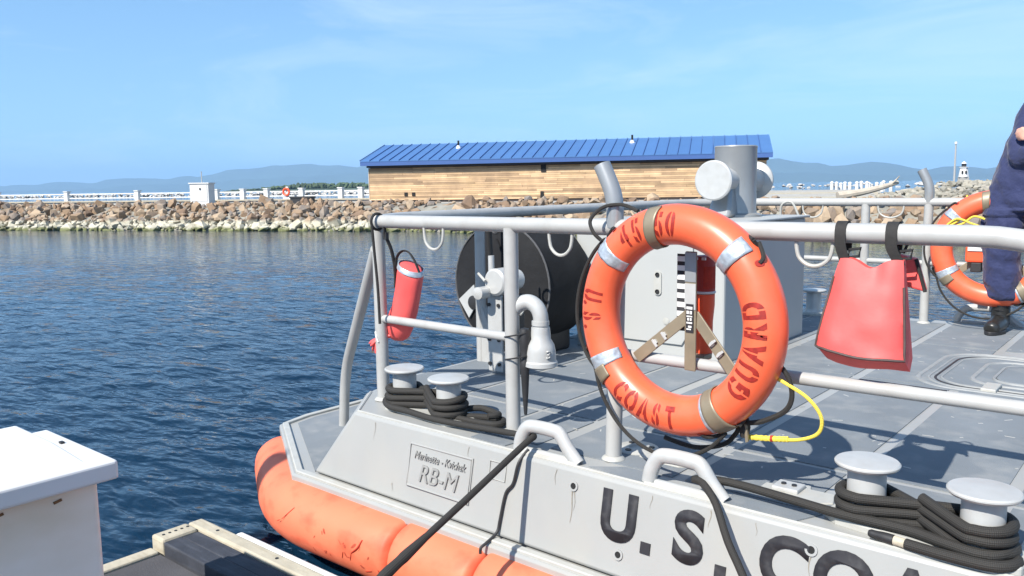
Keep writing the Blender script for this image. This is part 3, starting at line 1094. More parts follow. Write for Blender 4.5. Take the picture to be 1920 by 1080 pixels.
mb = MB(); cbox(mb, -0.42, 0.42, -0.36, 0.36, 0.95, 1.93); mb.build('body', WHITE, uc, smooth=0)
mb = MB(); cbox(mb, -0.46, 0.46, -0.40, 0.40, 1.93, 1.98); mb.build('top', WHITE, uc, smooth=0)
mb = MB(); cbox(mb, -0.36, 0.36, -0.375, -0.362, 1.16, 1.88); dr = mb.build('door', WHITE, uc, smooth=0)
mb = MB(); cbox(mb, 0.02, 0.08, -0.40, -0.376, 1.66, 1.74); mb.build('handle', RUBBER, dr, smooth=0)
mb = MB(); mb.tube([cpt(0, 0, 1.95), cpt(0, 0, 2.48)], 0.022, 8); mb.build('antenna', RAIL, uc)

# right-hand shore things
dk = thing('timber_walkway', 'grey boarded marina walkway beyond the far boat rail', 'walkway')
for k in range(7):
    mb = MB(); hbox(mb, -1.5, 3.6 + 0.35 * k, 34.5 + 2.6 * k, 36.7 + 2.6 * k, 0.55, 0.92 + 0.035 * k)
    mb.build('board_section', (CONC, WOOD)[k % 3 == 1], dk, smooth=0)
lg = thing('driftwood_log', 'long bleached driftwood log leaning up the stones by the far rail', 'log')
mb = MB()
mb.tube(cat_rom([sh(2.3, 33.0, 1.08), sh(3.1, 33.3, 1.20), sh(3.8, 33.6, 1.36), sh(4.45, 34.0, 1.55)], 5), [0.16 - 0.006 * k for k in range(16)], 9)
mb.build('trunk', LOGM, lg)
mb = MB(); mb.tube([sh(4.2, 33.8, 1.48), sh(4.38, 33.8, 1.66), sh(4.46, 33.7, 1.78)], [0.04, 0.028, 0.015], 7); mb.build('branch', LOGM, lg)
for k in range(13):
    s_ = 7.4 + 0.60 * k
    mb = MB(); hh = 0.62 + 0.25 * rnd.random()
    mb.lathe([(0.22, -0.4), (0.22, hh), (0.26, hh), (0.20, hh + 0.16), (0.0, hh + 0.26)], sh(s_, 118 + rnd.uniform(-2, 2), 0.6), n=9)
    o = mb.build('mooring_pile', WHITE)
    ordn = ('first', 'second', 'third', 'fourth', 'fifth', 'sixth', 'seventh', 'eighth', 'ninth', 'tenth', 'eleventh', 'twelfth', 'thirteenth')[k]
    tag(o, ordn + ' from the left of the white mooring piles beyond the driftwood log', 'pile', 'white mooring piles')
lh = thing('lighthouse', 'small white lighthouse on the breakwater end below the hills', 'lighthouse')
L0 = sh(50.75, 260, 0)
mb = MB(); mb.lathe([(1.55, 0.6), (1.45, 1.5), (1.45, 2.3)], L0, n=4); mb.build('base', CONC, lh, smooth=0)
mb = MB(); mb.lathe([(1.35, 2.3), (0.95, 4.9), (0.0, 4.9)], L0, n=8); tw = mb.build('tower', WHITE, lh, smooth=0)
mb = MB(); mb.lathe([(1.25, 4.9), (1.25, 5.1), (0.0, 5.1)], L0, n=8); mb.build('gallery', WHITE, lh, smooth=0)
mb = MB(); mb.lathe([(0.62, 5.1), (0.62, 6.0), (0.0, 6.0)], L0, n=8); mb.build('lantern', RUBBER, lh, smooth=0)
mb = MB(); mb.lathe([(0.8, 6.0), (0.3, 6.45), (0.0, 6.7)], L0, n=8); mb.build('cap', WHITE, lh, smooth=0)
for dx_ in (-0.55, 0.35):
    mb = MB(); q = L0 + E1 * dx_ - E2 * 1.22
    mb.obox(q + Vector((0, 0, 3.6)), E1 * 0.2, E2 * 0.12, (0, 0, 0.4)); mb.build('window', HOLE, tw, smooth=0)
bs = thing('breakwater_end', 'low stone island carrying the white lighthouse', 'breakwater')
mb = MB()
for i in range(160):
    sz = rnd.uniform(0.6, 1.5)
    M = Matrix.LocRotScale(sh(rnd.uniform(44, 60), 260 + rnd.uniform(-2.5, 2.5), rnd.uniform(0, 0.9)), Matrix.Rotation(rnd.uniform(0, 6), 3, 'X'), (sz * 1.5, sz, sz * 0.8))
    add_rock_to(mb, rnd.choice(ROCKS), M)
o = mb.build('rubble', ROCKGREY, bs, smooth=0, fix=False); o['kind'] = 'stuff'
ms = thing('signal_mast', 'tall thin grey mast standing beside the lighthouse', 'mast')
mb = MB(); mb.tube([sh(48.1, 258, 0.4), sh(48.1, 258, 11.4)], [0.30, 0.22], 8); mb.build('pole', RAIL, ms)
mb = MB(); mb.lathe([(0.4, 0), (0.4, 0.5), (0, 0.7)], sh(48.1, 258, 11.4), n=8); mb.build('lamp', WHITE, ms)

# ================================================================== the boat
boat = thing('rescue_boat', 'grey and orange coast guard response boat moored at the dock', 'boat')
DZ = 0.70
YC = 4.03


def mir(p):
    return (p[0], 2 * YC - p[1]) + tuple(p[2:])


def outline(half):
    return half + [mir(p) for p in reversed(half)]


def loft(rings):
    m_ = MB()
    n_ = len(rings[0])
    vs = [p for r_ in rings for p in r_]
    fs = [tuple(range(n_ - 1, -1, -1)), tuple((len(rings) - 1) * n_ + i for i in range(n_))]
    for k in range(len(rings) - 1):
        for i in range(n_):
            j = (i + 1) % n_
            fs.append((k * n_ + i, k * n_ + j, (k + 1) * n_ + j, (k + 1) * n_ + i))
    m_.add(vs, fs)
    return m_


top = outline([(3.4, 2.12), (-1.0, 2.122), (-2.66, 2.14), (-2.87, 2.385), (-2.97, 2.72)])
low = outline([(3.4, 2.06), (-1.0, 2.062), (-2.88, 2.085), (-3.06, 2.36), (-3.12, 2.72)])
loft([[(x, y, 0.405) for x, y in low], [(x, y, DZ) for x, y in top]]).build('hull', HULL, boat, smooth=30, bevel=0.014, seg=3)
stepo = outline([(3.4, 2.012), (-1.0, 2.012), (-2.965, 2.03), (-3.655, 2.44), (-3.70, 2.6)])
loft([[(x, y, 0.352) for x, y in stepo], [(x, y, 0.398) for x, y in stepo]]).build('gunwale_step', HULL, boat, smooth=30, bevel=0.010)
# raised rim round the step
rimp = [(2.9, 2.040), (-1.0, 2.040), (-2.950, 2.060), (-3.622, 2.458), (-3.66, 2.62), (-3.66, 5.44)]
mb = MB()
pth, frs = [], []
for i, p in enumerate(rimp):
    a = Vector(rimp[max(0, i - 1)]); b_ = Vector(rimp[min(len(rimp) - 1, i + 1)])
    d_ = (b_ - a).normalized()
    pth.append((p[0], p[1], 0.398)); frs.append(((-d_.y, d_.x, 0), (0, 0, 1)))
mb.sweep(pth, frs, [(-0.016, -0.004), (-0.016, 0.012), (0.016, 0.012), (0.016, -0.004)], closed_prof=True)
mb.build('rim', WHITEGREY, boat, smooth=30, bevel=0.004)
lowh = outline([(3.4, 2.09), (-1.0, 2.09), (-2.9, 2.10), (-3.5, 2.48), (-3.55, 2.7)])
lowb = outline([(3.4, 2.25), (-1.0, 2.25), (-2.9, 2.25), (-3.4, 2.6), (-3.45, 2.8)])
loft([[(x, y, -0.5) for x, y in lowb], [(x, y, 0.352) for x, y in lowh]]).build('lower_hull', mat('antifoul', (0.03, 0.022, 0.02), 0.6, var=0.3), boat, smooth=30)
mb = MB()
mb.prism([(-2.90, 2.105), (-3.585, 2.508), (-3.61, 2.64), (-3.61, 5.42), (-3.585, 5.55), (-2.90, 5.955)], 0.396, 0.4025)
mb.build('step_nonskid', DECK, boat, smooth=0)

# --- fender
def fender(name, path, parent, flip=False, r0=1.0, r1=1.0, m_=FEND):
    """D section 0.27 high bulging 0.155 along a plan path; outward is to the left of travel unless flip"""
    mb = MB()
    prof = []
    K = 16
    for k in range(K + 1):
        a = -math.pi / 2 + math.pi * k / K
        ca = math.cos(a)
        prof.append((0.158 * (ca ** 0.82 if ca > 0 else 0), 0.136 * math.sin(a)))
    prof = [(-0.05, -0.136)] + prof + [(-0.05, 0.136)]
    P = [Vector(p) for p in path]
    rings = []
    for i, p in enumerate(P):
        a = P[max(0, i - 1)]; b_ = P[min(len(P) - 1, i + 1)]
        d_ = (b_ - a).normalized()
        nv = Vector((d_.y, -d_.x)) if not flip else Vector((-d_.y, d_.x))
        rings.append((p, nv))
    vs, fs = [], []
    n_ = len(prof)
    L = [0.0]
    for a, b_ in zip(P, P[1:]): L.append(L[-1] + (b_ - a).length)
    for i, (p, nv) in enumerate(rings):
        s0, s1 = L[i], L[-1] - L[i]
        k = 1.0
        for dd, rr in ((s0, r0), (s1, r1)):
            if rr > 0 and dd < rr:
                k = min(k, 0.001 + math.sqrt(max(0, 1 - (1 - dd / rr) ** 2)) * (1 if rr > 0.05 else 0.25) + (0 if rr > 0.05 else 0.75))
        for a, b_ in prof:
            vs.append((p.x + nv.x * a * k, p.y + nv.y * a * k, 0.238 + b_ * (k if k < 0.7 else 0.3 + 0.7 * k)))
    for i in range(len(P) - 1):
        for j in range(n_ - 1):
            fs.append((i * n_ + j, i * n_ + j + 1, (i + 1) * n_ + j + 1, (i + 1) * n_ + j))
    fs.append(tuple(range(n_)))
    fs.append(tuple((len(P) - 1) * n_ + j for j in range(n_)))
    mb.add(vs, fs)
    return mb.build(name, m_, parent, smooth=50)


def dense(a, b_, n_):
    a, b_ = Vector(a), Vector(b_)
    e_ = [0, 0.008, 0.016, 0.026]
    L = (b_ - a).length
    ts = sorted(set([x / L for x in e_] + [i / n_ for i in range(n_ + 1)] + [1 - x / L for x in e_]))
    return [a + (b_ - a) * t for t in ts]


fen = bpy.data.objects.new('fender', None); col.objects.link(fen); fen.parent = boat
fen['label'] = 'orange foam fender collar'
corner = arc_corner([(-2.225, 2.055), (-2.975, 2.055), (-3.64, 2.455)], 0.22, 10)
c2 = [Vector((-2.233, 2.055)), Vector((-2.245, 2.055)), Vector((-2.26, 2.055)), Vector((-2.5, 2.055))] + [Vector(p[:2]) for p in corner[1:-1]]
endd = (Vector((-3.64, 2.455)) - Vector((-2.975, 2.055))).normalized()
for q in (0.40, 0.50, 0.58, 0.64, 0.69, 0.73, 0.76, 0.775):
    c2.append(Vector((-2.975, 2.055)) + endd * q)
for side in (0, 1):
    mm = (lambda p: Vector((p[0], p[1]))) if side == 0 else (lambda p: Vector((p[0], 2 * YC - p[1])))
    fender('fender_section', [mm(p) for p in c2], fen, flip=(side == 0), r0=0.03, r1=0.17)
    fender('fender_section', [mm(p) for p in dense((-1.835, 2.055), (-2.229, 2.055), 5)], fen, flip=(side == 0), r0=0.03, r1=0.03)
    fender('fender_section', [mm(p) for p in dense((3.3, 2.055), (-1.823, 2.055), 24)], fen, flip=(side == 0), r0=0.03, r1=0.03)


def fend_pt(x, a, lift=0.0015):
    """point on the straight fender surface at angle a (deg, 90 = top)"""
    ra = R(a)
    ca = max(0.0, math.cos(ra))
    return Vector((x, 2.055 - (0.158 * ca ** 0.82 + lift * ca), 0.238 + 0.136 * math.sin(ra) + lift * math.sin(ra)))


rnd = random.Random(31)
marks = [[(-2.36, 28), (-2.375, 14), (-2.41, 2)], [(-2.41, 2), (-2.42, -12)], [(-2.80, 36), (-2.86, 10)], [(-2.87, 8), (-2.89, 4)],
         [(-2.46, -2), (-2.47, -14)], [(-2.26, -8), (-2.25, -14)], [(-2.3, -16), (-2.34, -22)]]
for i, mk in enumerate(marks):
    mb = MB()
    pts = cat_rom([fend_pt(x, a) for x, a in mk], 5)
    wdt = 0.004 if i == 0 else 0.0016
    mb.tube(pts, [wdt * (0.35 + 0.65 * math.sin(math.pi * (k + 0.5) / len(pts))) for k in range(len(pts))], 6)
    mb.build('scuff_mark', SCUFF, fen)

RUB = mat('rub_smudge', (0.40, 0.065, 0.030), 0.8, var=0.35, vscale=45)
for i in range(16):
    x0, a0 = rnd.uniform(-2.66, -2.26), rnd.uniform(-28, 22)
    mb = MB(); n_ = 7; vs, fs = [], []
    L, w_ = rnd.uniform(0.006, 0.028), rnd.uniform(1.0, 3.5)
    sl = rnd.uniform(-8, 8)
    for k in range(n_):
        t = k / (n_ - 1) - 0.5
        e_ = math.sqrt(max(0, 1 - 4 * t * t)) * (0.6 + 0.6 * rnd.random())
        vs += [fend_pt(x0 + L * t, a0 + sl * t - w_ * e_, 0.0007), fend_pt(x0 + L * t, a0 + sl * t + w_ * e_, 0.0007)]
    for k in range(n_ - 1): fs.append((2 * k, 2 * k + 2, 2 * k + 3, 2 * k + 1))
    mb.add(vs, fs); mb.build('scuff_mark', RUB, fen, smooth=0)
# --- deck panels (non-skid) between light seams
pan = []
xs = [-2.93, -2.495, -2.47, -2.05, -2.028, -1.775, -1.715, -1.235, -1.19, -0.815, -0.775, -0.40, -0.36, 0.05, 0.09, 0.5, 0.54, 0.95, 0.99, 1.4, 1.44, 1.9, 1.94, 2.4, 2.44, 2.9]
deck = bpy.data.objects.new('deck', None); col.objects.link(deck); deck.parent = boat
for k in range(0, len(xs), 2):
    for (y0, y1) in ((2.245, 2.600), (2.628, 3.98), (3.995, 5.010), (5.030, 5.80)):
        x0, x1 = xs[k], xs[k + 1]
        if y0 == 3.995 and -1.0 < x0 < 0.5:
            continue
        mb = MB()
        if x0 < -2.9:
            yy0 = max(y0, 2.62); yy1 = min(y1, 5.44)
            if yy1 - yy0 < 0.1: continue
            mb.box(x0, x1, yy0, yy1, DZ - 0.004, DZ + 0.0035)
        else:
            mb.box(x0, x1, y0, y1, DZ - 0.004, DZ + 0.0035)
        mb.build('deck_panel', DECK, deck, smooth=0)
# corner and edge panels on the coaming
for poly in ([(-2.83, 2.44), (-2.60, 2.262), (-2.47, 2.235), (-2.50, 2.47), (-2.80, 2.58)],
             [(-1.50, 2.165), (-1.36, 2.150), (-1.285, 2.150), (-1.27, 2.235), (-1.40, 2.235)],
             [(-1.02, 2.150), (-0.80, 2.150), (-0.76, 2.235), (-1.02, 2.235)],
             [(-2.03, 2.170), (-1.86, 2.165), (-1.85, 2.235), (-2.03, 2.235)]):
    mb = MB(); mb.prism(poly, DZ - 0.004, DZ + 0.0035); mb.build('deck_panel', DECK, deck, smooth=0)
# tread chips in the panels (bare flecks)
mb = MB()
for i in range(150):
    x, y = rnd.uniform(-2.4, 0.4), rnd.uniform(2.3, 5.5)
    a = rnd.uniform(0, 3.14); l_ = rnd.uniform(0.004, 0.02)
    mb.obox((x, y, DZ + 0.0036), (math.cos(a) * l_, math.sin(a) * l_, 0), (-math.sin(a) * 0.0025, math.cos(a) * 0.0025, 0), (0, 0, 0.0006))
o = mb.build('paint_chips', WHITEGREY, deck, smooth=0); o['kind'] = 'stuff'


def rrect(cx, cy, hx, hy, r_, n_=6):
    out = []
    for (sx, sy, a0) in ((1, 1, 0), (-1, 1, 90), (-1, -1, 180), (1, -1, 270)):
        for k in range(n_ + 1):
            a = R(a0 + 90 * k / n_)
            out.append((cx + sx * (hx - r_) + r_ * math.cos(a), cy + sy * (hy - r_) + r_ * math.sin(a)))
    return out


HATCHM = mat('hatch_edge', (0.235, 0.245, 0.245), 0.6, var=0.12, vscale=20, bump=0.3, bscale=120)
hat = bpy.data.objects.new('deck_hatch', None); col.objects.link(hat); hat.parent = boat
mb = MB(); mb.prism(rrect(-0.26, 4.42, 0.76, 0.46, 0.2), DZ - 0.004, DZ + 0.004); mb.build('coaming', DECK, hat, smooth=0)
for (hx, hy, w_, z_, m_) in ((0.73, 0.44, 0.012, 0.006, HATCHM), (0.69, 0.41, 0.006, 0.005, HATCHM), (0.665, 0.385, 0.006, 0.003, RUBBER), (0.64, 0.365, 0.006, 0.006, HATCHM), (0.52, 0.285, 0.012, 0.008, HATCHM), (0.44, 0.22, 0.008, 0.008, HATCHM)):
    P_ = rrect(-0.26, 4.42, hx, hy, min(0.2, hy * 0.45), 8)
    mb = MB(); mb.tube([(x, y, DZ + 0.004) for x, y in P_], w_, 8, closed=True, squash=z_ / w_); mb.build('ridge', m_, hat)
mb = MB(); mb.prism(rrect(-0.26, 4.42, 0.43, 0.21, 0.09), DZ + 0.0042, DZ + 0.012); lid = mb.build('lid', DECK, hat, smooth=0, bevel=0.003)
for k in range(4):
    a = k * math.pi / 4
    mb = MB(); mb.obox((-0.42, 4.42, DZ + 0.016), (0.085 * math.cos(a), 0.085 * math.sin(a), 0), (-0.011 * math.sin(a), 0.011 * math.cos(a), 0), (0, 0, 0.004 + 0.0006 * k)); mb.build('lid_rib', WHITEGREY, lid, smooth=0)
for yy in (4.34, 4.50):
    mb = MB(); mb.box(-0.30, 0.10, yy - 0.008, yy + 0.008, DZ + 0.0122, DZ + 0.019); mb.build('lid_rib', WHITEGREY, lid, smooth=0)
mb = MB(); mb.box(-0.70, -0.64, 3.98, 4.12, DZ + 0.004, DZ + 0.022); mb.build('latch', WHITEGREY, hat, smooth=0, bevel=0.004)

# round deck sockets and hinge plates
def socket(x, y, r_=0.075):
    mb = MB(); mb.lathe([(r_, -0.004), (r_, 0.006), (r_ - 0.008, 0.010), (0.03, 0.010), (0.028, 0.004), (0.0, 0.004)], (x, y, DZ), n=28)
    o = mb.build('deck_socket', WHITEGREY, boat)
    for a in (0.4, 2.5, 4.6):
        mb = MB(); mb.lathe([(0.011, 0), (0.011, 0.003), (0, 0.003)], (x + 0.05 * math.cos(a), y + 0.05 * math.sin(a), DZ + 0.010), n=8); mb.build('bolt', RUBBER, o)
socket(-1.47, 2.42); socket(-2.0, 4.9)


def edge_plate(x0, x1, y0=2.25, y1=2.40):
    mb = MB()
    mb.prism([(x0, y0 + 0.02), (x0 + 0.05, y0), (x1 - 0.06, y0), (x1, y0 + 0.05), (x1 - 0.02, y1 - 0.03), (x1 - 0.09, y1 - 0.03), (x1 - 0.1, y1), (x0 + 0.06, y1), (x0 + 0.05, y1 - 0.05), (x0, y1 - 0.05)], DZ - 0.004, DZ + 0.008)
    o = mb.build('hinge_plate', WHITEGREY, boat, smooth=0, bevel=0.003)
    xc = (x0 + x1) / 2 - 0.03
    mb = MB(); mb.box(xc - 0.045, xc + 0.035, y0 + 0.05, y1 - 0.03, DZ + 0.006, DZ + 0.020); p = mb.build('latch_box', BITTM, o, smooth=0, bevel=0.004)
    for dx_ in (-0.02, 0.012):
        mb = MB(); mb.lathe([(0.008, 0), (0.008, 0.004), (0, 0.004)], (xc + dx_, y0 + 0.085, DZ + 0.0201), n=8); mb.build('screw', RUBBER, p)
edge_plate(-1.42, -1.20, 2.33, 2.46)
edge_plate(-0.98, -0.76, 2.27, 2.42)
edge_plate(-0.30, -0.08, 2.27, 2.42)
# longitudinal weld lip along the deck edge
mb = MB(); mb.tube([(3.3, 2.135, DZ - 0.001), (-1.0, 2.137, DZ - 0.001), (-2.65, 2.153, DZ - 0.001), (-2.86, 2.40, DZ - 0.001)], 0.007, 6); mb.build('edge_weld', WHITEGREY, boat)

# --- hull side: lettering, plaque, drain holes, cord
HU = Vector((0, 0.225, 0.974))
HN = Vector((0, -0.974, 0.225))


def hull_pt(x, z, off=0.0):
    """point on the hull side plate (y follows its slope)"""
    y0 = 2.0615 + 0.06 * (z - 0.405) / 0.295 + (0.0 if x > -1.0 else 0.018 * (-1.0 - x) / 1.66 * 0.9)
    return Vector((x, y0, z)) + HN * off


def hull_text(ch, x, z, size, off=0.0018, bold=0.0, xs_=1.0, shear=0.0, extr=0.0022, m_=LETTER, rot=0.0, name='letter', par=None):
    bm = text_mesh(ch, size, bold, shear, 0.0, xs_)
    r_ = bmesh.ops.extrude_face_region(bm, geom=list(bm.faces))
    for e_ in r_['geom']:
        if isinstance(e_, bmesh.types.BMVert): e_.co.z += extr
    ca, sa = math.cos(rot), math.sin(rot)
    for v in bm.verts:
        lx, ly, lz = v.co.x * ca - v.co.y * sa, v.co.x * sa + v.co.y * ca, v.co.z
        v.co = hull_pt(x + lx, z + ly * 0.974, off + lz)
    bmesh.ops.recalc_face_normals(bm, faces=bm.faces)
    return bm_obj(name, bm, m_, par or boat)


for ch, x, z in (('U', -1.343, 0.583), ('S', -1.100, 0.583), ('C', -0.815, 0.583), ('O', -0.655, 0.583), ('A', -0.495, 0.583), ('S', -0.34, 0.583), ('T', -0.195, 0.583),
                 ('G', 0.07, 0.583), ('U', 0.23, 0.583), ('A', 0.385, 0.583), ('R', 0.54, 0.583), ('D', 0.70, 0.583)):
    hull_text(ch, x, z, 0.205, bold=0.0080, xs_=1.04 if ch == 'S' else 0.94)
for x in (-1.238, -0.992):
    mb = MB()
    vs = [hull_pt(x + a, 0.522 + b_, c_) for c_ in (0.0, 0.004) for (a, b_) in ((-0.017, -0.017), (0.017, -0.017), (0.017, 0.017), (-0.017, 0.017))]
    mb.add(vs, [(0, 3, 2, 1), (4, 5, 6, 7), (0, 1, 5, 4), (1, 2, 6, 5), (2, 3, 7, 6), (3, 0, 4, 7)])
    mb.build('full_stop', LETTER, boat, smooth=0)
# builder's plaque: raised frame and weld lettering
PX, PZ = -2.135, 0.562
plq = bpy.data.objects.new('builder_plaque', None); col.objects.link(plq); plq.parent = boat
mb = MB()
vs = [hull_pt(PX + a, PZ + b_, c_) for c_ in (0.0, 0.0035) for (a, b_) in ((-0.165, -0.083), (0.165, -0.083), (0.165, 0.083), (-0.165, 0.083))]
mb.add(vs, [(0, 3, 2, 1), (4, 5, 6, 7), (0, 1, 5, 4), (1, 2, 6, 5), (2, 3, 7, 6), (3, 0, 4, 7)])
mb.build('plate', HULL, plq, smooth=0, bevel=0.001)
mb = MB()
mb.tube([hull_pt(PX + a, PZ + b_, 0.004) for (a, b_) in ((-0.160, -0.078), (0.160, -0.078), (0.160, 0.078), (-0.160, 0.078))], 0.0042, 8, closed=True)
mb.build('frame', HULL, plq)
PLAQ = mat('plaque_letters', (0.24, 0.24, 0.23), 0.5, var=0.1, vscale=50)
hull_text('Marinette - Kvichak', PX, PZ + 0.040, 0.042, off=0.0034, bold=0.0, xs_=0.80, shear=0.28, extr=0.006, m_=PLAQ, name='plaque_text', par=plq)
hull_text('RB-M', PX, PZ - 0.024, 0.094, off=0.0034, bold=0.0, xs_=0.95, shear=0.22, extr=0.007, m_=PLAQ, name='plaque_text', par=plq)
for x, z in ((-1.524, 0.645), (-1.33, 0.478), (-0.745, 0.648)):
    mb = MB()
    c_ = hull_pt(x, z, 0.0)
    ux, uz = Vector((1, 0, 0)), HU
    vs, fs = [], []
    N = 20
    for (r_, h) in ((0.017, 0.0), (0.017, 0.004), (0.0105, 0.004), (0.0105, 0.0012)):
        for k in range(N):
            a = 2 * math.pi * k / N
            vs.append(c_ + ux * r_ * math.cos(a) + uz * r_ * math.sin(a) + HN * h)
    for j in range(3):
        for k in range(N):
            fs.append((j * N + k, j * N + (k + 1) % N, (j + 1) * N + (k + 1) % N, (j + 1) * N + k))
    mb.add(vs, fs)
    o = mb.build('drain_hole', HULL, boat)
    mb = MB(); mb.add([c_ + ux * 0.0105 * math.cos(2 * math.pi * k / N) + uz * 0.0105 * math.sin(2 * math.pi * k / N) + HN * 0.0013 for k in range(N)], [tuple(range(N))])
    mb.build('bore', HOLE, o, smooth=0)
mb = MB()
mb.tube(cat_rom([(-1.745, 2.155, 0.715), hull_pt(-1.757, 0.672, 0.008), hull_pt(-1.772, 0.60, 0.006), hull_pt(-1.80, 0.56, 0.006), hull_pt(-1.812, 0.47, 0.006), hull_pt(-1.816, 0.425, 0.010),
                 (-1.822, 2.016, 0.404), (-1.829, 1.994, 0.392), (-1.829, 1.99, 0.372)], 5), 0.0055, 8)
tag(mb.build('lashing_cord', RUBBER), 'thin black cord running down the hull beside the mooring line to the fender joint', 'cord')
GRIME = mat('drip_grime', (0.20, 0.175, 0.135), 0.7, var=0.3, vscale=60)
rnd = random.Random(77)
def drip(x, z0, L, w_):
    mb = MB(); vs, fs = [], []
    n_ = 9
    for i in range(n_):
        t = i / (n_ - 1)
        ww = w_ * (1 - 0.75 * t) * (0.7 + 0.5 * rnd.random())
        xx = x + 0.003 * math.sin(t * 5 + x * 30)
        vs += [hull_pt(xx - ww, z0 - L * t, 0.0006), hull_pt(xx + ww, z0 - L * t, 0.0006)]
    for i in range(n_ - 1): fs.append((2 * i, 2 * i + 1, 2 * i + 3, 2 * i + 2))
    mb.add(vs, fs); mb.build('drip_stain', GRIME, boat, smooth=0)
for (x, z, L, w_) in ((-1.524, 0.628, 0.10, 0.0022), (-1.515, 0.628, 0.06, 0.0012), (-0.745, 0.63, 0.06, 0.0018), (-1.60, 0.683, 0.05, 0.0012), (-1.235, 0.68, 0.04, 0.0012), (-1.04, 0.682, 0.05, 0.0015),
                      (-2.52, 0.68, 0.07, 0.0012), (-2.0, 0.68, 0.05, 0.001), (-0.90, 0.68, 0.035, 0.001), (-2.38, 0.47, 0.03, 0.0015)):
    drip(x, z, L, w_)
# small square patch frame beside the cord
mb = MB()
mb.tube([hull_pt(-1.845 + a, 0.625 + b_, 0.001) for (a, b_) in ((-0.045, -0.03), (0.03, -0.03), (0.03, 0.03), (-0.045, 0.03))], 0.0022, 6, closed=True)
mb.build('weld_mark', WHITEGREY, boat)

# --- rails
RZ, MZ = 1.48, 1.062
YR = 2.31
railg = bpy.data.objects.new('guard_rail', None); col.objects.link(railg); railg.parent = boat


def tubeobj(name, pts, r_, m_=RAIL, parent=railg, n_=16):
    mb = MB(); mb.tube(pts, r_, n_); return mb.build(name, m_, parent)


RR = 0.0275
tubeobj('top_rail', arc_corner([(-0.055, YR, DZ), (-0.055, YR, RZ), (-1.4, YR, RZ)], 0.45, 14) + [Vector((-2.672, YR + 0.02, RZ))], RR)
tubeobj('stern_rail', arc_corner([(-2.70, YR + 0.02, RZ), (-2.88, 2.62, RZ), (-2.90, 3.0, RZ), (-2.90, 5.1, RZ), (-2.88, 5.44, RZ), (-2.70, 2 * YC - YR - 0.02, RZ)], 0.12, 6), RR)
mb = MB(); mb.lathe([(0, -0.034), (0.02, -0.03), (0.031, -0.016), (0.034, 0), (0.031, 0.016), (0.02, 0.03), (0, 0.034)], (-2.69, YR + 0.02, RZ), n=18); mb.build('corner_cap', RAIL, railg)
YP = 2 * YC - YR
tubeobj('port_top_rail', arc_corner([(1.2, YP, DZ), (1.2, YP, RZ), (-1.4, YP, RZ)], 0.4, 12) + [Vector((-2.69, YP, RZ))], RR)['label'] = 'top rail on the far side of the deck'
for (x, y, h) in ((-2.705, YR + 0.03, RZ), (-1.945, YR + 0.005, RZ), (-1.478, YR - 0.03, RZ), (-2.70, YP, RZ), (-1.74, YP, RZ), (-1.355, YP, RZ), (-0.2, YP, RZ), (0.9, YP, RZ)):
    tubeobj('post', [(x, y, DZ - 0.01), (x, min(max(y, YR), YP) if y < 4 else y, h - 0.012)], 0.0275)
    mb = MB(); mb.lathe([(0.034, 0.0), (0.040, 0.004), (0.036, 0.010), (0.027, 0.016)], (x, y, DZ), n=20); mb.build('weld_collar', WHITEGREY, railg)
for (x, y) in ((-2.90, 3.20), (-2.90, 2 * YC - 3.20)):
    tubeobj('post', [(x, y, DZ - 0.01), (x, y, RZ - 0.01)], 0.0275)
    mb = MB(); mb.add([(x - 0.005, y - 0.02, DZ), (x + 0.16, y - 0.02, DZ), (x + 0.02, y - 0.02, DZ + 0.30), (x - 0.005, y + 0.02, DZ), (x + 0.16, y + 0.02, DZ), (x + 0.02, y + 0.02, DZ + 0.30)],
                      [(0, 1, 2), (5, 4, 3), (0, 3, 4, 1), (1, 4, 5, 2), (2, 5, 3, 0)])
    mb.build('gusset', RAIL, railg, smooth=0)
tubeobj('middle_rail', [(-2.70, YR + 0.03, MZ), (-1.945, YR + 0.005, MZ)], 0.0175)
tubeobj('middle_rail', [(-1.478, YR - 0.012, MZ), (-0.055, YR, MZ)], 0.0190)
for a, b_ in ((-1.74, -1.355), (-1.355, -0.2), (-0.2, 0.9), (-2.70, -1.74)):
    tubeobj('middle_rail', [(a, YP, MZ + 0.03), (b_, YP, MZ + 0.03)], 0.0175)
# dark grip tape on the middle rail
mb = MB()
vs, fs = [], []
for i in range(13):
    x = -0.70 + 0.22 * i / 12
    for k in range(4):
        a = R(60 + 12 * k)
        vs.append((x, YR - 0.0196 * math.cos(a), MZ + 0.0196 * math.sin(a)))
for i in range(12):
    for k in range(3): fs.append((i * 4 + k, i * 4 + k + 1, (i + 1) * 4 + k + 1, (i + 1) * 4 + k))
mb.add(vs, fs); mb.build('grip_tape', LETTER, railg, fix=False)
# raking brace from the corner post to the step
for sgn in (0, 1):
    P_ = arc_corner([(-2.72, 2.34, 1.36), (-3.30, 2.605, 0.70), (-3.36, 2.63, 0.40)], 0.24, 10)
    if sgn: P_ = [Vector((p.x, 2 * YC - p.y, p.z)) for p in P_]
    tubeobj('brace', P_, 0.0255)
# stub horns above the posts
for (x, y) in ((-1.492, YR), (-1.355, YP)):
    P_ = cat_rom([(x, y, RZ), (x, y, RZ + 0.07), (x - 0.012, y, RZ + 0.125), (x - 0.05, y, RZ + 0.205)], 7)
    mb = MB(); mb.tube(P_, 0.029, 18); o = mb.build('horn', TOWGREY, railg)
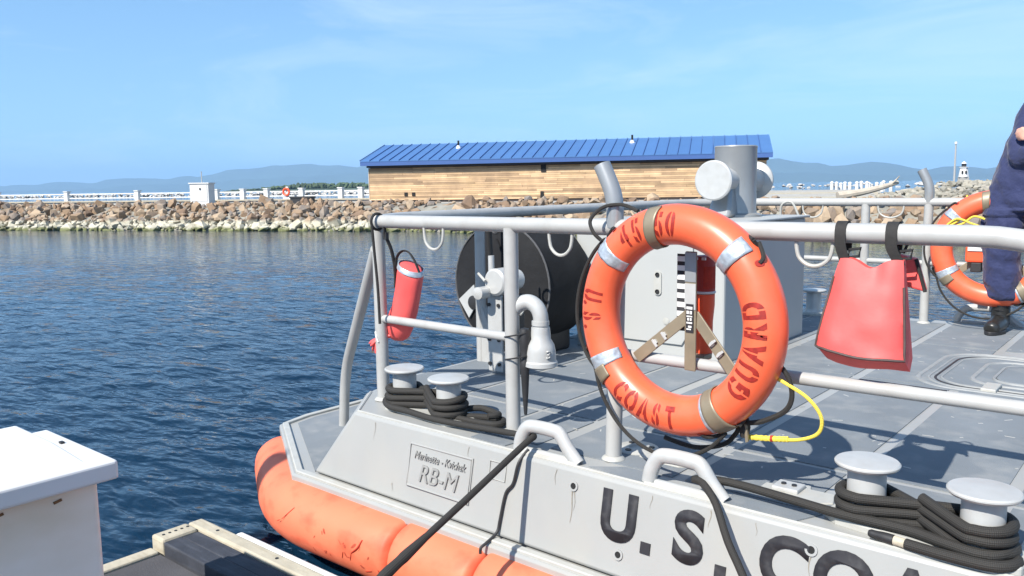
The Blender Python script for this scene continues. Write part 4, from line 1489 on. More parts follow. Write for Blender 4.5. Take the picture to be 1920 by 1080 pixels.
# drop-down rings under the rail
def dring(x0, x1, y, z, drop, r_=0.0058):
    P_ = [(x0, y, z)]
    for k in range(1, 12):
        a = math.pi * k / 12
        P_.append(((x0 + x1) / 2 - (x1 - x0) / 2 * math.cos(a), y, z - drop * (0.25 + 0.75 * math.sin(a)) if 1 < k < 11 else z - drop * 0.33))
    P_.append((x1, y, z))
    mb = MB(); mb.tube(cat_rom(P_, 3), r_, 8); mb.build('tie_ring', WHITEGREY, railg)
dring(-2.393, -2.285, YR, RZ - 0.02, 0.085); dring(-1.765, -1.665, YR, RZ - 0.02, 0.082); dring(-0.885, -0.782, YR, RZ - 0.02, 0.075)
dring(-2.16, -2.02, YP - 0.01, RZ - 0.02, 0.085); dring(-1.66, -1.50, YP - 0.01, RZ - 0.02, 0.08); dring(-1.20, -1.08, YP, RZ - 0.02, 0.08)
tubeobj('tie_ring', cat_rom([(-2.30, YP - 0.05, RZ - 0.12), (-2.29, YP - 0.06, RZ - 0.02), (-2.22, YP - 0.06, RZ + 0.0), (-2.17, YP - 0.05, RZ - 0.10)], 5), 0.008, WHITEGREY)

# --- mooring bitts
def bitt(A, B, zc, parent=boat):
    g = bpy.data.objects.new('mooring_bitt', None); col.objects.link(g); g.parent = parent
    A, B = Vector(A), Vector(B)
    u = (B - A).normalized(); v = Vector((-u.y, u.x))
    c_ = (A + B) / 2
    L = (B - A).length / 2
    poly = [c_ + u * a + v * b_ for a, b_ in ((-L - 0.10, -0.035), (-L - 0.05, -0.068), (L + 0.05, -0.068), (L + 0.10, -0.035), (L + 0.10, 0.045), (L + 0.05, 0.09), (-L - 0.05, 0.09), (-L - 0.10, 0.045))]
    mb = MB(); mb.prism([(p.x, p.y) for p in poly], DZ - 0.004, DZ + 0.022); mb.build('base_plate', WHITEGREY, g, smooth=0, bevel=0.006)
    for p in (A, B):
        mb = MB()
        mb.lathe([(0.060, 0.02), (0.052, 0.03), (0.050, 0.05), (0.049, zc - 0.012), (0.058, zc - 0.010)], (p.x, p.y, DZ), n=32)
        mb.build('post', BITTM, g)
        mb = MB()
        mb.lathe([(0.0, zc - 0.011), (0.060, zc - 0.012), (0.078, zc - 0.008), (0.083, zc - 0.002), (0.083, zc + 0.002), (0.079, zc + 0.006), (0.04, zc + 0.009), (0.0, zc + 0.010)], (p.x, p.y, DZ), n=40)
        mb.build('cap', BITTM, g)
    return g


A1, B1 = (-0.652, 2.250), (-0.366, 2.205)
A2, B2 = (-2.525, 2.302), (-2.247, 2.280)
bitt(A1, B1, 0.170); bitt(A2, B2, 0.170)
bitt((-2.06, 2 * YC - 2.33), (-2.36, 2 * YC - 2.33), 0.17)
# --- fairleads
def fairlead(x, y, L=0.25, H=0.092, parent=boat, yaw_=0.0):
    prof = [(-L * 0.50, 0.0), (-L * 0.46, H * 0.45), (-L * 0.36, H * 0.88), (-L * 0.22, H), (L * 0.10, H), (L * 0.22, H * 0.90), (L * 0.36, H * 0.40), (L * 0.52, -0.004)]
    pts = cat_rom([(x + a * math.cos(yaw_), y + a * math.sin(yaw_), DZ + 0.004 + b_) for a, b_ in prof], 5)
    mb = MB(); mb.tube(pts, 0.0200, 14, squash=1.2); o = mb.build('fairlead', BITTM, parent)
    mb = MB(); mb.tube([(x - L * 0.40, y, DZ + 0.006), (x + L * 0.40, y, DZ + 0.006)], 0.015, 10, squash=0.8); mb.build('sill_bar', BITTM, o)
    mb = MB(); mb.tube([(x - L * 0.52, y - 0.018, DZ + 0.002), (x + L * 0.56, y - 0.018, DZ + 0.002)], 0.008, 6); mb.build('weld_bead', WHITEGREY, o)
    return o


fairlead(-1.672, 2.168, 0.25, 0.092)
fairlead(-1.148, 2.162, 0.245, 0.095)
fairlead(-1.02, 2 * YC - 2.14, 0.36, 0.10)

# --- deck locker with tow bitt
lk = bpy.data.objects.new('deck_locker', None); col.objects.link(lk); lk.parent = boat
mb = MB(); mb.box(-2.74, -1.83, 3.84, 4.92, DZ, 1.408); mb.build('body', LOCK, lk, smooth=0, bevel=0.012)
mb = MB(); mb.box(-2.76, -1.81, 3.82, 4.94, 1.410, 1.424); mb.build('top', LOCK, lk, smooth=0, bevel=0.005)
mb = MB()
pl = [(-2.44, 0.78), (-2.06, 0.78), (-2.0, 0.88), (-2.0, 1.30), (-2.06, 1.38), (-2.44, 1.38), (-2.56, 1.26), (-2.56, 0.90)]
vs = [(x, 3.826, z) for x, z in pl] + [(x, 3.8385, z) for x, z in pl]
mb.add(vs, [tuple(range(8)), tuple(range(15, 7, -1))] + [(i, i + 8, (i + 1) % 8 + 8, (i + 1) % 8) for i in range(8)])
dpl = mb.build('access_plate', LOCK, lk, smooth=0, bevel=0.003)
mb = MB(); pts = rrect(-2.20, 1.10, 0.022, 0.065, 0.021, 5)
mb.add([(x, 3.8185, z) for x, z in pts] + [(x, 3.827, z) for x, z in pts], [tuple(range(len(pts)))] + [(i, i + len(pts), (i + 1) % len(pts) + len(pts), (i + 1) % len(pts)) for i in range(len(pts))])
hd = mb.build('handle_plate', WHITEGREY, dpl, smooth=0)
for zz in (1.055, 1.145):
    mb = MB(); mb.lathe([(0.012, -0.006), (0.012, 0.0), (0, 0.0)], (-2.20, 3.8184, zz), axis='Y', n=10); mb.build('bolt', RUBBER, hd)
mb = MB(); mb.lathe([(0.019, -0.004), (0.012, -0.006), (0.0, -0.003)], (-2.15, 3.826, 0.90), axis='Y', n=14); mb.build('keyhole', WHITEGREY, dpl)
tb = bpy.data.objects.new('tow_bitt', None); col.objects.link(tb); tb.parent = boat
TX, TY = -2.12, 4.57
mb = MB(); mb.lathe([(0.150, 1.424), (0.150, 1.436), (0.124, 1.446), (0.120, 1.47), (0.120, 1.818), (0.123, 1.826), (0.119, 1.833), (0.0, 1.836)], (TX, TY, 0), n=40); mb.build('post', TOWGREY, tb)
mb = MB()
mb.lathe([(0.0, -0.292), (0.104, -0.292), (0.112, -0.286), (0.112, -0.272), (0.104, -0.265), (0.074, -0.25), (0.070, -0.2), (0.070, 0.2), (0.074, 0.25), (0.104, 0.265), (0.112, 0.272), (0.112, 0.286), (0.104, 0.292), (0.0, 0.292)], (TX, TY, 1.635), axis='Y', n=40)
mb.build('cross_arm', BITTM, tb)
mb = MB()
vs = []
for (w_, y_, z_) in ((0.075, TY - 0.235, 1.424), (0.065, TY - 0.20, 1.50), (0.05, TY - 0.16, 1.60)):
    vs += [(TX - w_, y_, z_), (TX + w_, y_, z_), (TX + w_ * 0.8, TY, z_), (TX - w_ * 0.8, TY, z_)]
fs = []
for k in (0, 1):
    for i in range(4): fs.append((k * 4 + i, k * 4 + (i + 1) % 4, (k + 1) * 4 + (i + 1) % 4, (k + 1) * 4 + i))
fs += [(3, 2, 1, 0), (8, 9, 10, 11)]
mb.add(vs, fs); mb.build('brace_foot', TOWGREY, tb, smooth=40, bevel=0.02)

# --- covered tow reel
rl = bpy.data.objects.new('tow_reel', None); col.objects.link(rl); rl.parent = boat
RXc, RZc, RRr = -2.935, 1.085, 0.335
def reel_prof(r_):
    return r_
vs, fs = [], []
N, secs = 48, [(3.400, 0.0), (3.400, 0.97), (3.404, 1.0), (3.416, 1.0), (3.50, 1.02), (3.62, 1.03), (3.72, 1.01), (3.80, 0.97), (3.805, 0.0)]
rows = []
for (yy, k) in secs:
    row = []
    for i in range(N):
        a = 2 * math.pi * i / N
        wob = 1 + (0.018 * noise.noise(Vector((math.cos(a) * 2.2, math.sin(a) * 2.2, yy * 5)))) * (k > 0.9)
        rr_ = RRr * k * wob
        sag = -0.05 * max(0, -math.sin(a)) * (k > 0)
        vs.append((RXc + rr_ * math.cos(a), yy + 0.006 * noise.noise(Vector((a * 2, k * 4, 2))), RZc + (rr_ + 0.0) * math.sin(a) + sag * 0.3))
    rows.append(0)
for j in range(len(secs) - 1):
    for i in range(N):
        fs.append((j * N + i, j * N + (i + 1) % N, (j + 1) * N + (i + 1) % N, (j + 1) * N + i))
mb = MB(); mb.add(vs, fs); mb.build('canvas_cover', COVER, rl, smooth=50)
mb = MB(); mb.tube([(RXc + RRr * 1.004 * math.cos(2 * math.pi * i / 48), 3.402, RZc + RRr * 1.004 * math.sin(2 * math.pi * i / 48)) for i in range(48)], 0.0055, 6, closed=True); mb.build('piping', COVERSEAM, rl)
mb = MB(); mb.tube(cat_rom([(RXc - 0.02, 3.394, RZc + 0.25), (RXc + 0.05, 3.392, RZc + 0.14), (RXc + 0.15, 3.392, RZc + 0.06)], 5), 0.006, 6); mb.build('fold', COVER, rl)
mb = MB(); mb.box(RXc - 0.2, RXc + 0.22, 3.45, 3.75, DZ, 0.86); mb.build('stand', RUBBER, rl, smooth=0, bevel=0.02)
mb = MB()
mb.add([(RXc - 0.30, 3.384, 0.985), (RXc - 0.185, 3.384, 1.075), (RXc - 0.155, 3.384, 0.985), (RXc - 0.225, 3.384, 0.885), (RXc - 0.30, 3.392, 0.985), (RXc - 0.185, 3.392, 1.075), (RXc - 0.155, 3.392, 0.985), (RXc - 0.225, 3.392, 0.885)],
       [(0, 1, 2, 3), (7, 6, 5, 4), (0, 4, 5, 1), (1, 5, 6, 2), (2, 6, 7, 3), (3, 7, 4, 0)])
tg_ = mb.build('side_plate', BITTM, rl, smooth=0)
mb = MB(); mb.lathe([(0.04, -0.006), (0.03, -0.010), (0.0, -0.006)], (RXc - 0.185, 3.383, 0.975), axis='Y', n=16); mb.build('slot', RUBBER, tg_)
# reel brake stand
bk = bpy.data.objects.new('reel_brake', None); col.objects.link(bk); bk.parent = boat
BX, BY = -2.605, 2.98
mb = MB(); mb.box(BX - 0.055, BX + 0.035, BY, BY + 0.018, DZ + 0.02, 1.10); plb = mb.build('plate', BITTM, bk, smooth=0, bevel=0.006)
mb = MB(); mb.box(BX + 0.036, BX + 0.085, BY + 0.02, BY + 0.12, DZ, 1.10); mb.build('channel', RUBBER, bk, smooth=0, bevel=0.006)
mb = MB(); mb.lathe([(0.0, -0.055), (0.055, -0.055), (0.066, -0.045), (0.066, 0.03), (0.05, 0.05), (0.05, 0.12), (0, 0.12)], (BX + 0.02, BY + 0.02, 1.165), axis='Y', n=24); mb.build('drum', BITTM, bk)
mb = MB(); mb.tube([(BX - 0.015, BY - 0.01, 1.17), (BX - 0.015, BY - 0.01, 1.29)], 0.015, 12); mb.build('handle', BITTM, bk)
mb = MB(); mb.lathe([(0.0, -0.10), (0.012, -0.10), (0.03, -0.095), (0.03, -0.03), (0, -0.03)], (BX - 0.03, BY, 1.115), axis='Y', n=16); mb.build('hub', BITTM, bk)
mb = MB(); mb.tube([(BX - 0.09, BY - 0.02, 1.20), (BX - 0.02, BY - 0.05, 1.17)], 0.007, 8); mb.build('lever', WHITEGREY, bk)
for (dx_, zz) in ((-0.04, 1.05), (0.02, 1.05), (-0.04, 0.88), (0.02, 0.88), (-0.04, 0.76), (0.02, 0.76)):
    mb = MB(); mb.lathe([(0.009, -0.008), (0.009, 0.0)], (BX + dx_, BY - 0.001, zz), axis='Y', n=8)
    mb.lathe([(0.009, -0.008), (0, -0.008)], (BX + dx_, BY - 0.001, zz), axis='Y', n=8); mb.build('bolt', RUBBER, plb)
mb = MB(); mb.tube([(BX + 0.10, BY, 1.055), (BX + 0.15, BY + 0.02, 1.02)], 0.014, 10); mb.build('peg', WHITEGREY, bk)
mb = MB(); mb.tube(cat_rom([(BX - 0.06, BY + 0.03, 1.45), (BX - 0.055, BY + 0.03, 1.30), (BX - 0.045, BY + 0.03, 1.14)], 4), 0.018, 8, squash=0.4); mb.build('strap', BLACK, bk)
mb = MB(); mb.tube([(BX - 0.01 + 0.03 * math.cos(a), BY + 0.02, 1.43 + 0.035 * math.sin(a)) for a in [2 * math.pi * k / 16 for k in range(16)]], 0.006, 8, closed=True); mb.build('shackle', RUBBER, bk)

# --- tank vent (goose-neck) behind the post
vt = bpy.data.objects.new('vent_pipe', None); col.objects.link(vt); vt.parent = boat
VX, VY = -1.948, 2.360
mb = MB(); mb.tube(cat_rom([(-1.945, 2.325, 1.165), (-1.925, 2.335, 1.185), (-1.893, 2.348, 1.196), (-1.862, 2.356, 1.180), (-1.846, 2.360, 1.145), (-1.846, 2.360, 1.095)], 6), 0.0285, 18); mb.build('pipe', BITTM, vt)
mb = MB(); mb.tube([(-1.8465, 2.360, 1.128), (-1.8465, 2.360, 1.112)], 0.0325, 18); mb.build('joint_ring', BITTM, vt)
mb = MB(); mb.lathe([(0.0, 1.105), (0.034, 1.105), (0.036, 1.085), (0.037, 1.062), (0.050, 1.040), (0.055, 1.015), (0.056, 0.982), (0.061, 0.976), (0.062, 0.962), (0.055, 0.957), (0.04, 0.954), (0.0, 0.954)], (VX + 0.102, VY, 0), n=30)
fl = mb.build('float_housing', BITTM, vt)
bm = text_mesh('3', 0.042, 0.001, 0, 0, 1.0)
r_ = bmesh.ops.extrude_face_region(bm, geom=list(bm.faces))
for e_ in r_['geom']:
    if isinstance(e_, bmesh.types.BMVert): e_.co.z += 0.008
for v in bm.verts:
    a = R(-22) + v.co.x / 0.056
    v.co = Vector((VX + 0.102 + (0.0525 + v.co.z * 0.8) * math.cos(a), VY + (0.0525 + v.co.z * 0.8) * math.sin(a), 1.008 + v.co.y))
bm_obj('cast_number', bm, BITTM, fl)
mb = MB(); mb.lathe([(0.0, -0.0), (0.010, 0.0), (0.010, 0.02), (0, 0.02)], (VX + 0.055, VY - 0.02, 1.045), n=10); mb.build('stud', WHITEGREY, vt)

# small loose socket tool strapped to the second post
bt = thing('black_baton', 'black rubber grip tool strapped to the rail post beside the vent pipe', 'tool')
px_, py_ = -1.888, 2.318
mb = MB(); mb.lathe([(0.0, 0.775), (0.006, 0.778), (0.012, 0.86), (0.017, 0.95), (0.020, 0.975), (0.015, 0.985), (0.019, 1.03), (0.023, 1.075), (0.017, 1.10), (0.0, 1.105)], (px_, py_, 0), n=14); mb.build('grip', RUBBER, bt)
for zz in (0.99, 1.075):
    mb = MB(); mb.tube([(-1.923 + 0.051 * math.cos(a), 2.315 + 0.034 * math.sin(a), zz + 0.012 * math.cos(a)) for a in [2 * math.pi * k / 24 for k in range(24)]], 0.003, 6, closed=True); mb.build('cable_tie', RUBBER, bt)

# ================================================================== ropes
def fig8(A, B, z0, loops, rho=0.0635, dz=0.0235, start=0):
    A, B = Vector(A), Vector(B)
    u = (B - A).normalized(); v = Vector((-u.y, u.x))
    out = []
    for i in range(loops):
        za = z0 + dz * i
        jr = random.Random(int(abs(A.x) * 1000) + i)
        j1, j2, j3, j4 = (jr.uniform(-0.004, 0.010) for _ in range(4))
        for k in range(9):
            a = R(65 + 230 * k / 8)
            p = A + (u * math.cos(a) + v * math.sin(a)) * (rho + j1 * math.sin(k * 0.8) ** 2)
            out.append((p.x, p.y, za + j3 * 0.6 * math.sin(k * 0.7)))
        mid = (A + B) / 2
        out.append((mid.x - v.x * 0.0, mid.y - v.y * 0.0, za + 0.004))
        for k in range(9):
            a = R(115 - 230 * k / 8)
            p = B + (u * math.cos(a) + v * math.sin(a)) * (rho + j2 * math.sin(k * 0.8) ** 2)
            out.append((p.x, p.y, za + 0.005 * (1 if k > 1 else 0.5) + j4 * 0.7 * math.sin(k * 0.6 + 0.4)))
        out.append((mid.x, mid.y, za + 0.022))
    return out


r0 = 0.0138
w1 = fig8(A1, B1, DZ + 0.036, 3, dz=0.027)
line = [(-1.15, 2.18, 0.735), (-1.02, 2.195, 0.748), (-0.85, 2.196, 0.740), (-0.72, 2.186, 0.736), (-0.62, 2.180, 0.738), (-0.52, 2.178, 0.738), (-0.43, 2.150, 0.738), (-0.35, 2.138, 0.738), (-0.297, 2.195, 0.738), (-0.32, 2.265, 0.738), (-0.41, 2.270, 0.738), (-0.53, 2.232, 0.738)]
hang = [(-0.40, 1.20, 0.47), (-0.52, 1.42, 0.455), (-0.74, 1.80, 0.44), (-0.86, 1.975, 0.55), (-0.945, 2.03, 0.645), (-1.01, 2.085, 0.722), (-1.075, 2.135, 0.750), (-1.11, 2.16, 0.748)]
mb = MB()
rp = cat_rom(hang + line[1:] + w1, 4)
mb.tube(rp, [0.0112 + (r0 - 0.0112) * min(1, max(0, (i - 24) / 20)) for i in range(len(rp))], 12)
o = mb.build('mooring_line', ROPE)
tag(o, 'black braided mooring line wrapped on the two bitts nearest the camera', 'rope')
# the line's bitter end with whipping
tail = cat_rom([(-0.33, 2.24, 0.728), (-0.285, 2.18, 0.722), (-0.325, 2.128, 0.720), (-0.42, 2.124, 0.719), (-0.50, 2.132, 0.719), (-0.52, 2.135, 0.719)], 6)
mb = MB(); mb.tube(tail, r0, 12); e0 = mb.build('rope_tail', ROPE, o)
mb = MB(); mb.tube([(-0.521, 2.135, 0.719), (-0.548, 2.139, 0.719)], 0.0125, 12); mb.build('whipping', WOOD, o)
mb = MB(); mb.tube(cat_rom([(-0.549, 2.139, 0.719), (-0.585, 2.144, 0.719), (-0.612, 2.148, 0.719)], 4), [0.0135, 0.0135, 0.0135, 0.013, 0.012, 0.011, 0.0105, 0.0105, 0.008], 12); mb.build('end_cap', RUBBER, o)
# stern line
w2 = fig8(A2, B2, DZ + 0.036, 3, 0.0635, 0.027)
line2 = [(-1.66, 1.16, 0.475), (-1.685, 1.30, 0.495), (-1.70, 1.45, 0.54), (-1.712, 1.80, 0.65), (-1.722, 2.10, 0.748), (-1.728, 2.165, 0.762), (-1.80, 2.20, 0.744), (-2.00, 2.215, 0.728), (-2.25, 2.205, 0.722), (-2.42, 2.218, 0.724), (-2.53, 2.222, 0.724),
         (-2.60, 2.26, 0.732), (-2.60, 2.32, 0.738), (-2.54, 2.372, 0.740)]
mb = MB()
rp = cat_rom(line2 + w2, 4)
mb.tube(rp, [0.0115 + 0.0025 * min(1, max(0, (i - 26) / 20)) for i in range(len(rp))], 12)
o = mb.build('stern_line', ROPE)
tag(o, 'black braided mooring line from the stern bitts through the first fairlead to the dock', 'rope')
mb = MB(); mb.tube(cat_rom([(-2.24, 2.27, 0.735), (-2.19, 2.30, 0.725), (-2.12, 2.345, 0.722), (-2.05, 2.36, 0.722), (-2.01, 2.335, 0.722), (-2.02, 2.29, 0.722), (-2.09, 2.268, 0.724), (-2.18, 2.26, 0.726), (-2.25, 2.255, 0.728)], 5), 0.0130, 10)
mb.build('loose_bight', ROPE, o)
mb = MB(); mb.tube(cat_rom([(-2.20, 2.33, 0.745), (-2.15, 2.36, 0.75), (-2.09, 2.365, 0.742), (-2.04, 2.34, 0.745), (-2.06, 2.30, 0.745)], 5), 0.0130, 10); mb.build('loose_bight', ROPE, o)
mb = MB()
mb.tube(cat_rom([(-1.700, 1.43, 0.534), (-1.702, 1.49, 0.553), (-1.704, 1.55, 0.572), (-1.706, 1.62, 0.594)], 3), [0.0145, 0.0165, 0.0170, 0.0160, 0.0155, 0.0170, 0.0160, 0.0145, 0.0130, 0.0118], 12); mb.build('eye_splice', ROPE, o)

# ================================================================== ring buoys
def torus_pt(c, ux, uz, uw, Rm, rm, th, ph, lift=0.0):
    rad = Rm - (rm + lift) * math.sin(ph)
    return c + ux * rad * math.cos(th) + uz * rad * math.sin(th) + uw * (rm + lift) * math.cos(ph)


def ring_buoy(name, label, c, yaw_, Rm=0.288, rm=0.064, texts=True, tilt=0.0, port=False):
    g = thing(name, label, 'ring buoy', 'ring buoys on the boat rails')
    ux = Vector((math.cos(yaw_), math.sin(yaw_), 0))
    uw = Vector((math.sin(yaw_), -math.cos(yaw_), 0))      # towards the outside
    if port: ux, uw = ux, uw
    uz = Vector((0, 0, 1))
    uz = (uz + uw * tilt).normalized(); uw = ux.cross(uz)
    c = Vector(c)
    mb = MB()
    N, K = 72, 24
    vs, fs = [], []
    for i in range(N):
        for k in range(K):
            vs.append(torus_pt(c, ux, uz, uw, Rm, rm, 2 * math.pi * i / N, 2 * math.pi * k / K))
    for i in range(N):
        for k in range(K):
            fs.append((i * K + k, ((i + 1) % N) * K + k, ((i + 1) % N) * K + (k + 1) % K, i * K + (k + 1) % K))
    mb.add(vs, fs); body = mb.build('ring', RING, g, smooth=80)

    def band(nm, th0, w_, m_, ph0, ph1, lift, parent=g, wob=0.0, skew=0.0):
        mb = MB(); vs, fs = [], []
        A_, B_ = 6, 22
        for i in range(A_ + 1):
            for k in range(B_ + 1):
                ph = R(ph0 + (ph1 - ph0) * k / B_)
                th = R(th0) + (w_ / Rm) * (i / A_ - 0.5) + skew * (k / B_ - 0.5)
                lf = lift + wob * noise.noise(Vector((i * 0.9, k * 0.6, th0)))
                vs.append(torus_pt(c, ux, uz, uw, Rm, rm, th, ph, lf))
        for i in range(A_):
            for k in range(B_):
                q = B_ + 1
                fs.append((i * q + k, (i + 1) * q + k, (i + 1) * q + k + 1, i * q + k + 1))
        mb.add(vs, fs)
        o = mb.build(nm, m_, parent, smooth=60)
        so = o.modifiers.new('thick', 'SOLIDIFY'); so.thickness = max(0.0016, lift * 0.7); so.offset = -1
        return o
    for th in (139, 45, -149, -60):
        band('reflective_tape', th, 0.044, TAPE, -62, 72, 0.0022, wob=0.0022)
    # rope loops fixed in dimples at the tapes
    Rg = Rm + rm
    grab = []
    for (ta, tb_, sag, bkk) in ((139, 45, 0.0, 1), (45, -52, 0.0, 1), (-60, -149, 0.045, 0), (-149, -221, 0.026, 0)):
        pts = []
        for k in range(11):
            t = k / 10
            th = R(ta + (tb_ - ta) * t)
            rr = Rg + 0.006 + sag * math.sin(math.pi * t) ** 0.8 - 0.045 * bkk * math.sin(math.pi * t) ** 0.5
            pp = c + ux * rr * math.cos(th) + uz * rr * math.sin(th) + uw * (0.012 - 0.075 * bkk * math.sin(math.pi * t) ** 0.5) - Vector((0, 0, sag * 0.6 * math.sin(math.pi * t)))
            pts.append(pp)
        mb = MB(); mb.tube(cat_rom(pts, 3), 0.0062, 8); mb.build('grab_line', ROPE, g)
    for th in (139, 45, -60, -149):
        mb = MB()
        p0 = torus_pt(c, ux, uz, uw, Rm, rm, R(th - 11), R(-58), 0.0)
        p1 = torus_pt(c, ux, uz, uw, Rm, rm, R(th - 9), R(-75), 0.006)
        p2 = torus_pt(c, ux, uz, uw, Rm, rm, R(th - 2), R(-92), 0.008)
        mb.tube(cat_rom([p0, p1, p2], 4), 0.0062, 8); mb.build('grab_line', ROPE, g)
        # moulded recess: dark socket the line enters
        mb = MB(); q = torus_pt(c, ux, uz, uw, Rm, rm, R(th - 11), R(-58), 0.0006)
        nrm = (q - torus_pt(c, ux, uz, uw, Rm, 0.0, R(th - 11), 0)).normalized()
        t1 = nrm.cross(uz).normalized(); t2 = nrm.cross(t1)
        N_ = 14
        vs = [q + nrm * 0.0006 + t1 * 0.014 * math.cos(2 * math.pi * k / N_) + t2 * 0.010 * math.sin(2 * math.pi * k / N_) for k in range(N_)]
        mb.add(vs, [tuple(range(N_))]); mb.build('line_socket', DARKRED, g, smooth=0)

    def ring_text(body_, th0, inward, size, xs_):
        bm = text_mesh(body_, size, 0.0042, 0.0, 0.010, xs_)
        # stencil bridges: drop thin upright strips through each character
        xsv = sorted(set(round(v.co.x, 4) for v in bm.verts))
        x0, x1 = xsv[0], xsv[-1]
        if body_ in 'OAGRDU0456CS' and len(xsv) > 2:
            xm = (x0 + x1) / 2
            for sg in (-1, 1):
                bmesh.ops.bisect_plane(bm, geom=list(bm.verts) + list(bm.edges) + list(bm.faces), plane_co=(xm + sg * 0.0028, 0, 0), plane_no=(1, 0, 0))
            dead = [f for f in bm.faces if abs(f.calc_center_median().x - xm) < 0.0028]
            bmesh.ops.delete(bm, geom=dead, context='FACES')
        for v in bm.verts:
            x, y = v.co.x, v.co.y
            if inward:
                th = R(th0) + x / Rm
                ph = y / rm
            else:
                th = R(th0) - x / Rm
                ph = -y / rm
            v.co = torus_pt(c, ux, uz, uw, Rm, rm, th, ph, 0.0010)
        bmesh.ops.recalc_face_normals(bm, faces=bm.faces)
        return bm_obj('stencil_text', bm, STENCIL, body)
    if texts:
        def spread(word, th_list, inward, size, xs_):
            for ch, th in zip(word, th_list):
                ring_text(ch, th, inward, size, xs_)
        spread('45650', (121.5, 112, 103, 95.5, 87.5), False, 0.098, 0.60)
        spread('U.S.', (168, 173.5, 181.5, 188), True, 0.092, 0.58)
        spread('COAST', (-126, -116, -106, -96.5, -86.5), True, 0.092, 0.58)
        spread('GUARD', (-34, -22, -10.5, 1, 12.5), True, 0.098, 0.68)
    else:
        pass
    # clips of the wall bracket
    for th, a0, a1, w_ in ((103, -60, 128, 0.040), (-142, -128, 10, 0.044), (-57.6, -95, 128, 0.046)):
        o = band('bracket_clip', th, w_, TAN, a0, a1, 0.0055, skew=0.12 if th > 0 else 0.0)
    # bracket: upright bar with two raking arms
    bar = c - uw * (rm + 0.006)
    mb = MB(); mb.obox(bar + ux * 0.005 + uz * 0.02, ux * 0.020, uw * 0.0035, uz * 0.185); up_ = mb.build('bracket_bar', TAN, g, smooth=0, bevel=0.003)
    mb = MB(); mb.obox(bar + ux * 0.005 + uz * 0.157 + uw * 0.0042, ux * 0.0195, uw * 0.0009, uz * 0.045); mb.build('bar_cap', TOWGREY, g, smooth=0)
    mb = MB(); mb.obox(bar + ux * 0.005 + uz * 0.067 + uw * 0.0042, ux * 0.0195, uw * 0.0009, uz * 0.040); mb.build('bar_plate', BITTM, g, smooth=0)
    for sgn, th in ((-1, -142), (1, -43)):
        tip = c + ux * (Rm - rm * 0.8) * math.cos(R(th)) + uz * (Rm - rm * 0.8) * math.sin(R(th)) - uw * (rm * 0.9)
        st = bar + ux * (0.005 + sgn * 0.008) + uz * 0.01 - uw * (0.0075 + 0.0 * sgn)
        d_ = tip - st
        ln = d_.length / 2
        dn = d_.normalized()
        pp = dn.cross(uw).normalized()
        mb = MB(); mb.obox((st + tip) / 2, dn * ln, pp * 0.019, uw * 0.003); arm = mb.build('bracket_arm', TAN, g, smooth=0, bevel=0.002)
        for q in (0.45, 0.62):
            pb = st + d_ * q + uw * 0.004
            mb = MB(); mb.obox(pb, dn * 0.007, pp * 0.007, uw * 0.006); mb.obox(pb + uw * 0.007 - pp * 0.004, dn * 0.004, pp * 0.014, uw * 0.003); mb.build('wing_nut', BITTM, arm, smooth=0, bevel=0.001)
    # rating label on the bar: black plate with pale blocks
    mb = MB(); mb.obox(bar + ux * 0.005 + uz * 0.000 + uw * 0.0050, ux * 0.0135, uw * 0.0014, uz * 0.044); lbl = mb.build('label_plate', LETTER, g, smooth=0)
    for (dz_, hw, hh, dx_) in ((0.032, 0.0105, 0.004, 0), (0.018, 0.004, 0.005, -0.006), (0.018, 0.004, 0.005, 0.005), (0.006, 0.010, 0.002, 0), (-0.003, 0.003, 0.004, -0.004), (-0.003, 0.003, 0.004, 0.005), (-0.014, 0.010, 0.0025, 0), (-0.026, 0.006, 0.003, 0.002), (-0.034, 0.008, 0.002, -0.002)):
        mb = MB(); mb.obox(bar + ux * (0.005 + dx_) + uz * dz_ + uw * 0.0072, ux * hw, uw * 0.0006, uz * hh); mb.build('label_block', WHITE, lbl, smooth=0)
    # strip of white rungs beside the bar
    mb = MB(); mb.obox(bar - ux * 0.036 + uz * 0.075 - uw * 0.012, ux * 0.016, uw * 0.002, uz * 0.12); ldr = mb.build('rung_strip', LETTER, g, smooth=0)
    for k in range(8):
        mb = MB(); mb.obox(bar - ux * 0.0355 + uz * (0.180 - 0.0285 * k) - uw * 0.0095, ux * 0.0150, uw * 0.0012, uz * 0.0080); mb.build('rung', WHITE, ldr, smooth=0)
    return g, c, ux, uz, uw


g, c0, ux, uz, uw = ring_buoy('ring_buoy', 'orange ring buoy stencilled U.S. COAST GUARD on the near rail', (-1.203, 2.205, 1.210), R(-5), 0.2905, 0.0615)
mb = MB(); mb.tube(cat_rom([c0 + ux * -0.268 + uz * 0.235 + uw * 0.03, c0 + ux * -0.292 + uz * 0.262 + uw * 0.04, c0 + ux * -0.318 + uz * 0.30 + uw * 0.02, c0 + ux * -0.305 + uz * 0.338 + uw * -0.03, c0 + ux * -0.25 + uz * 0.345 + uw * -0.06, c0 + ux * -0.19 + uz * 0.325 + uw * -0.06], 6), 0.0062, 8); mb.build('grab_line', ROPE, g)
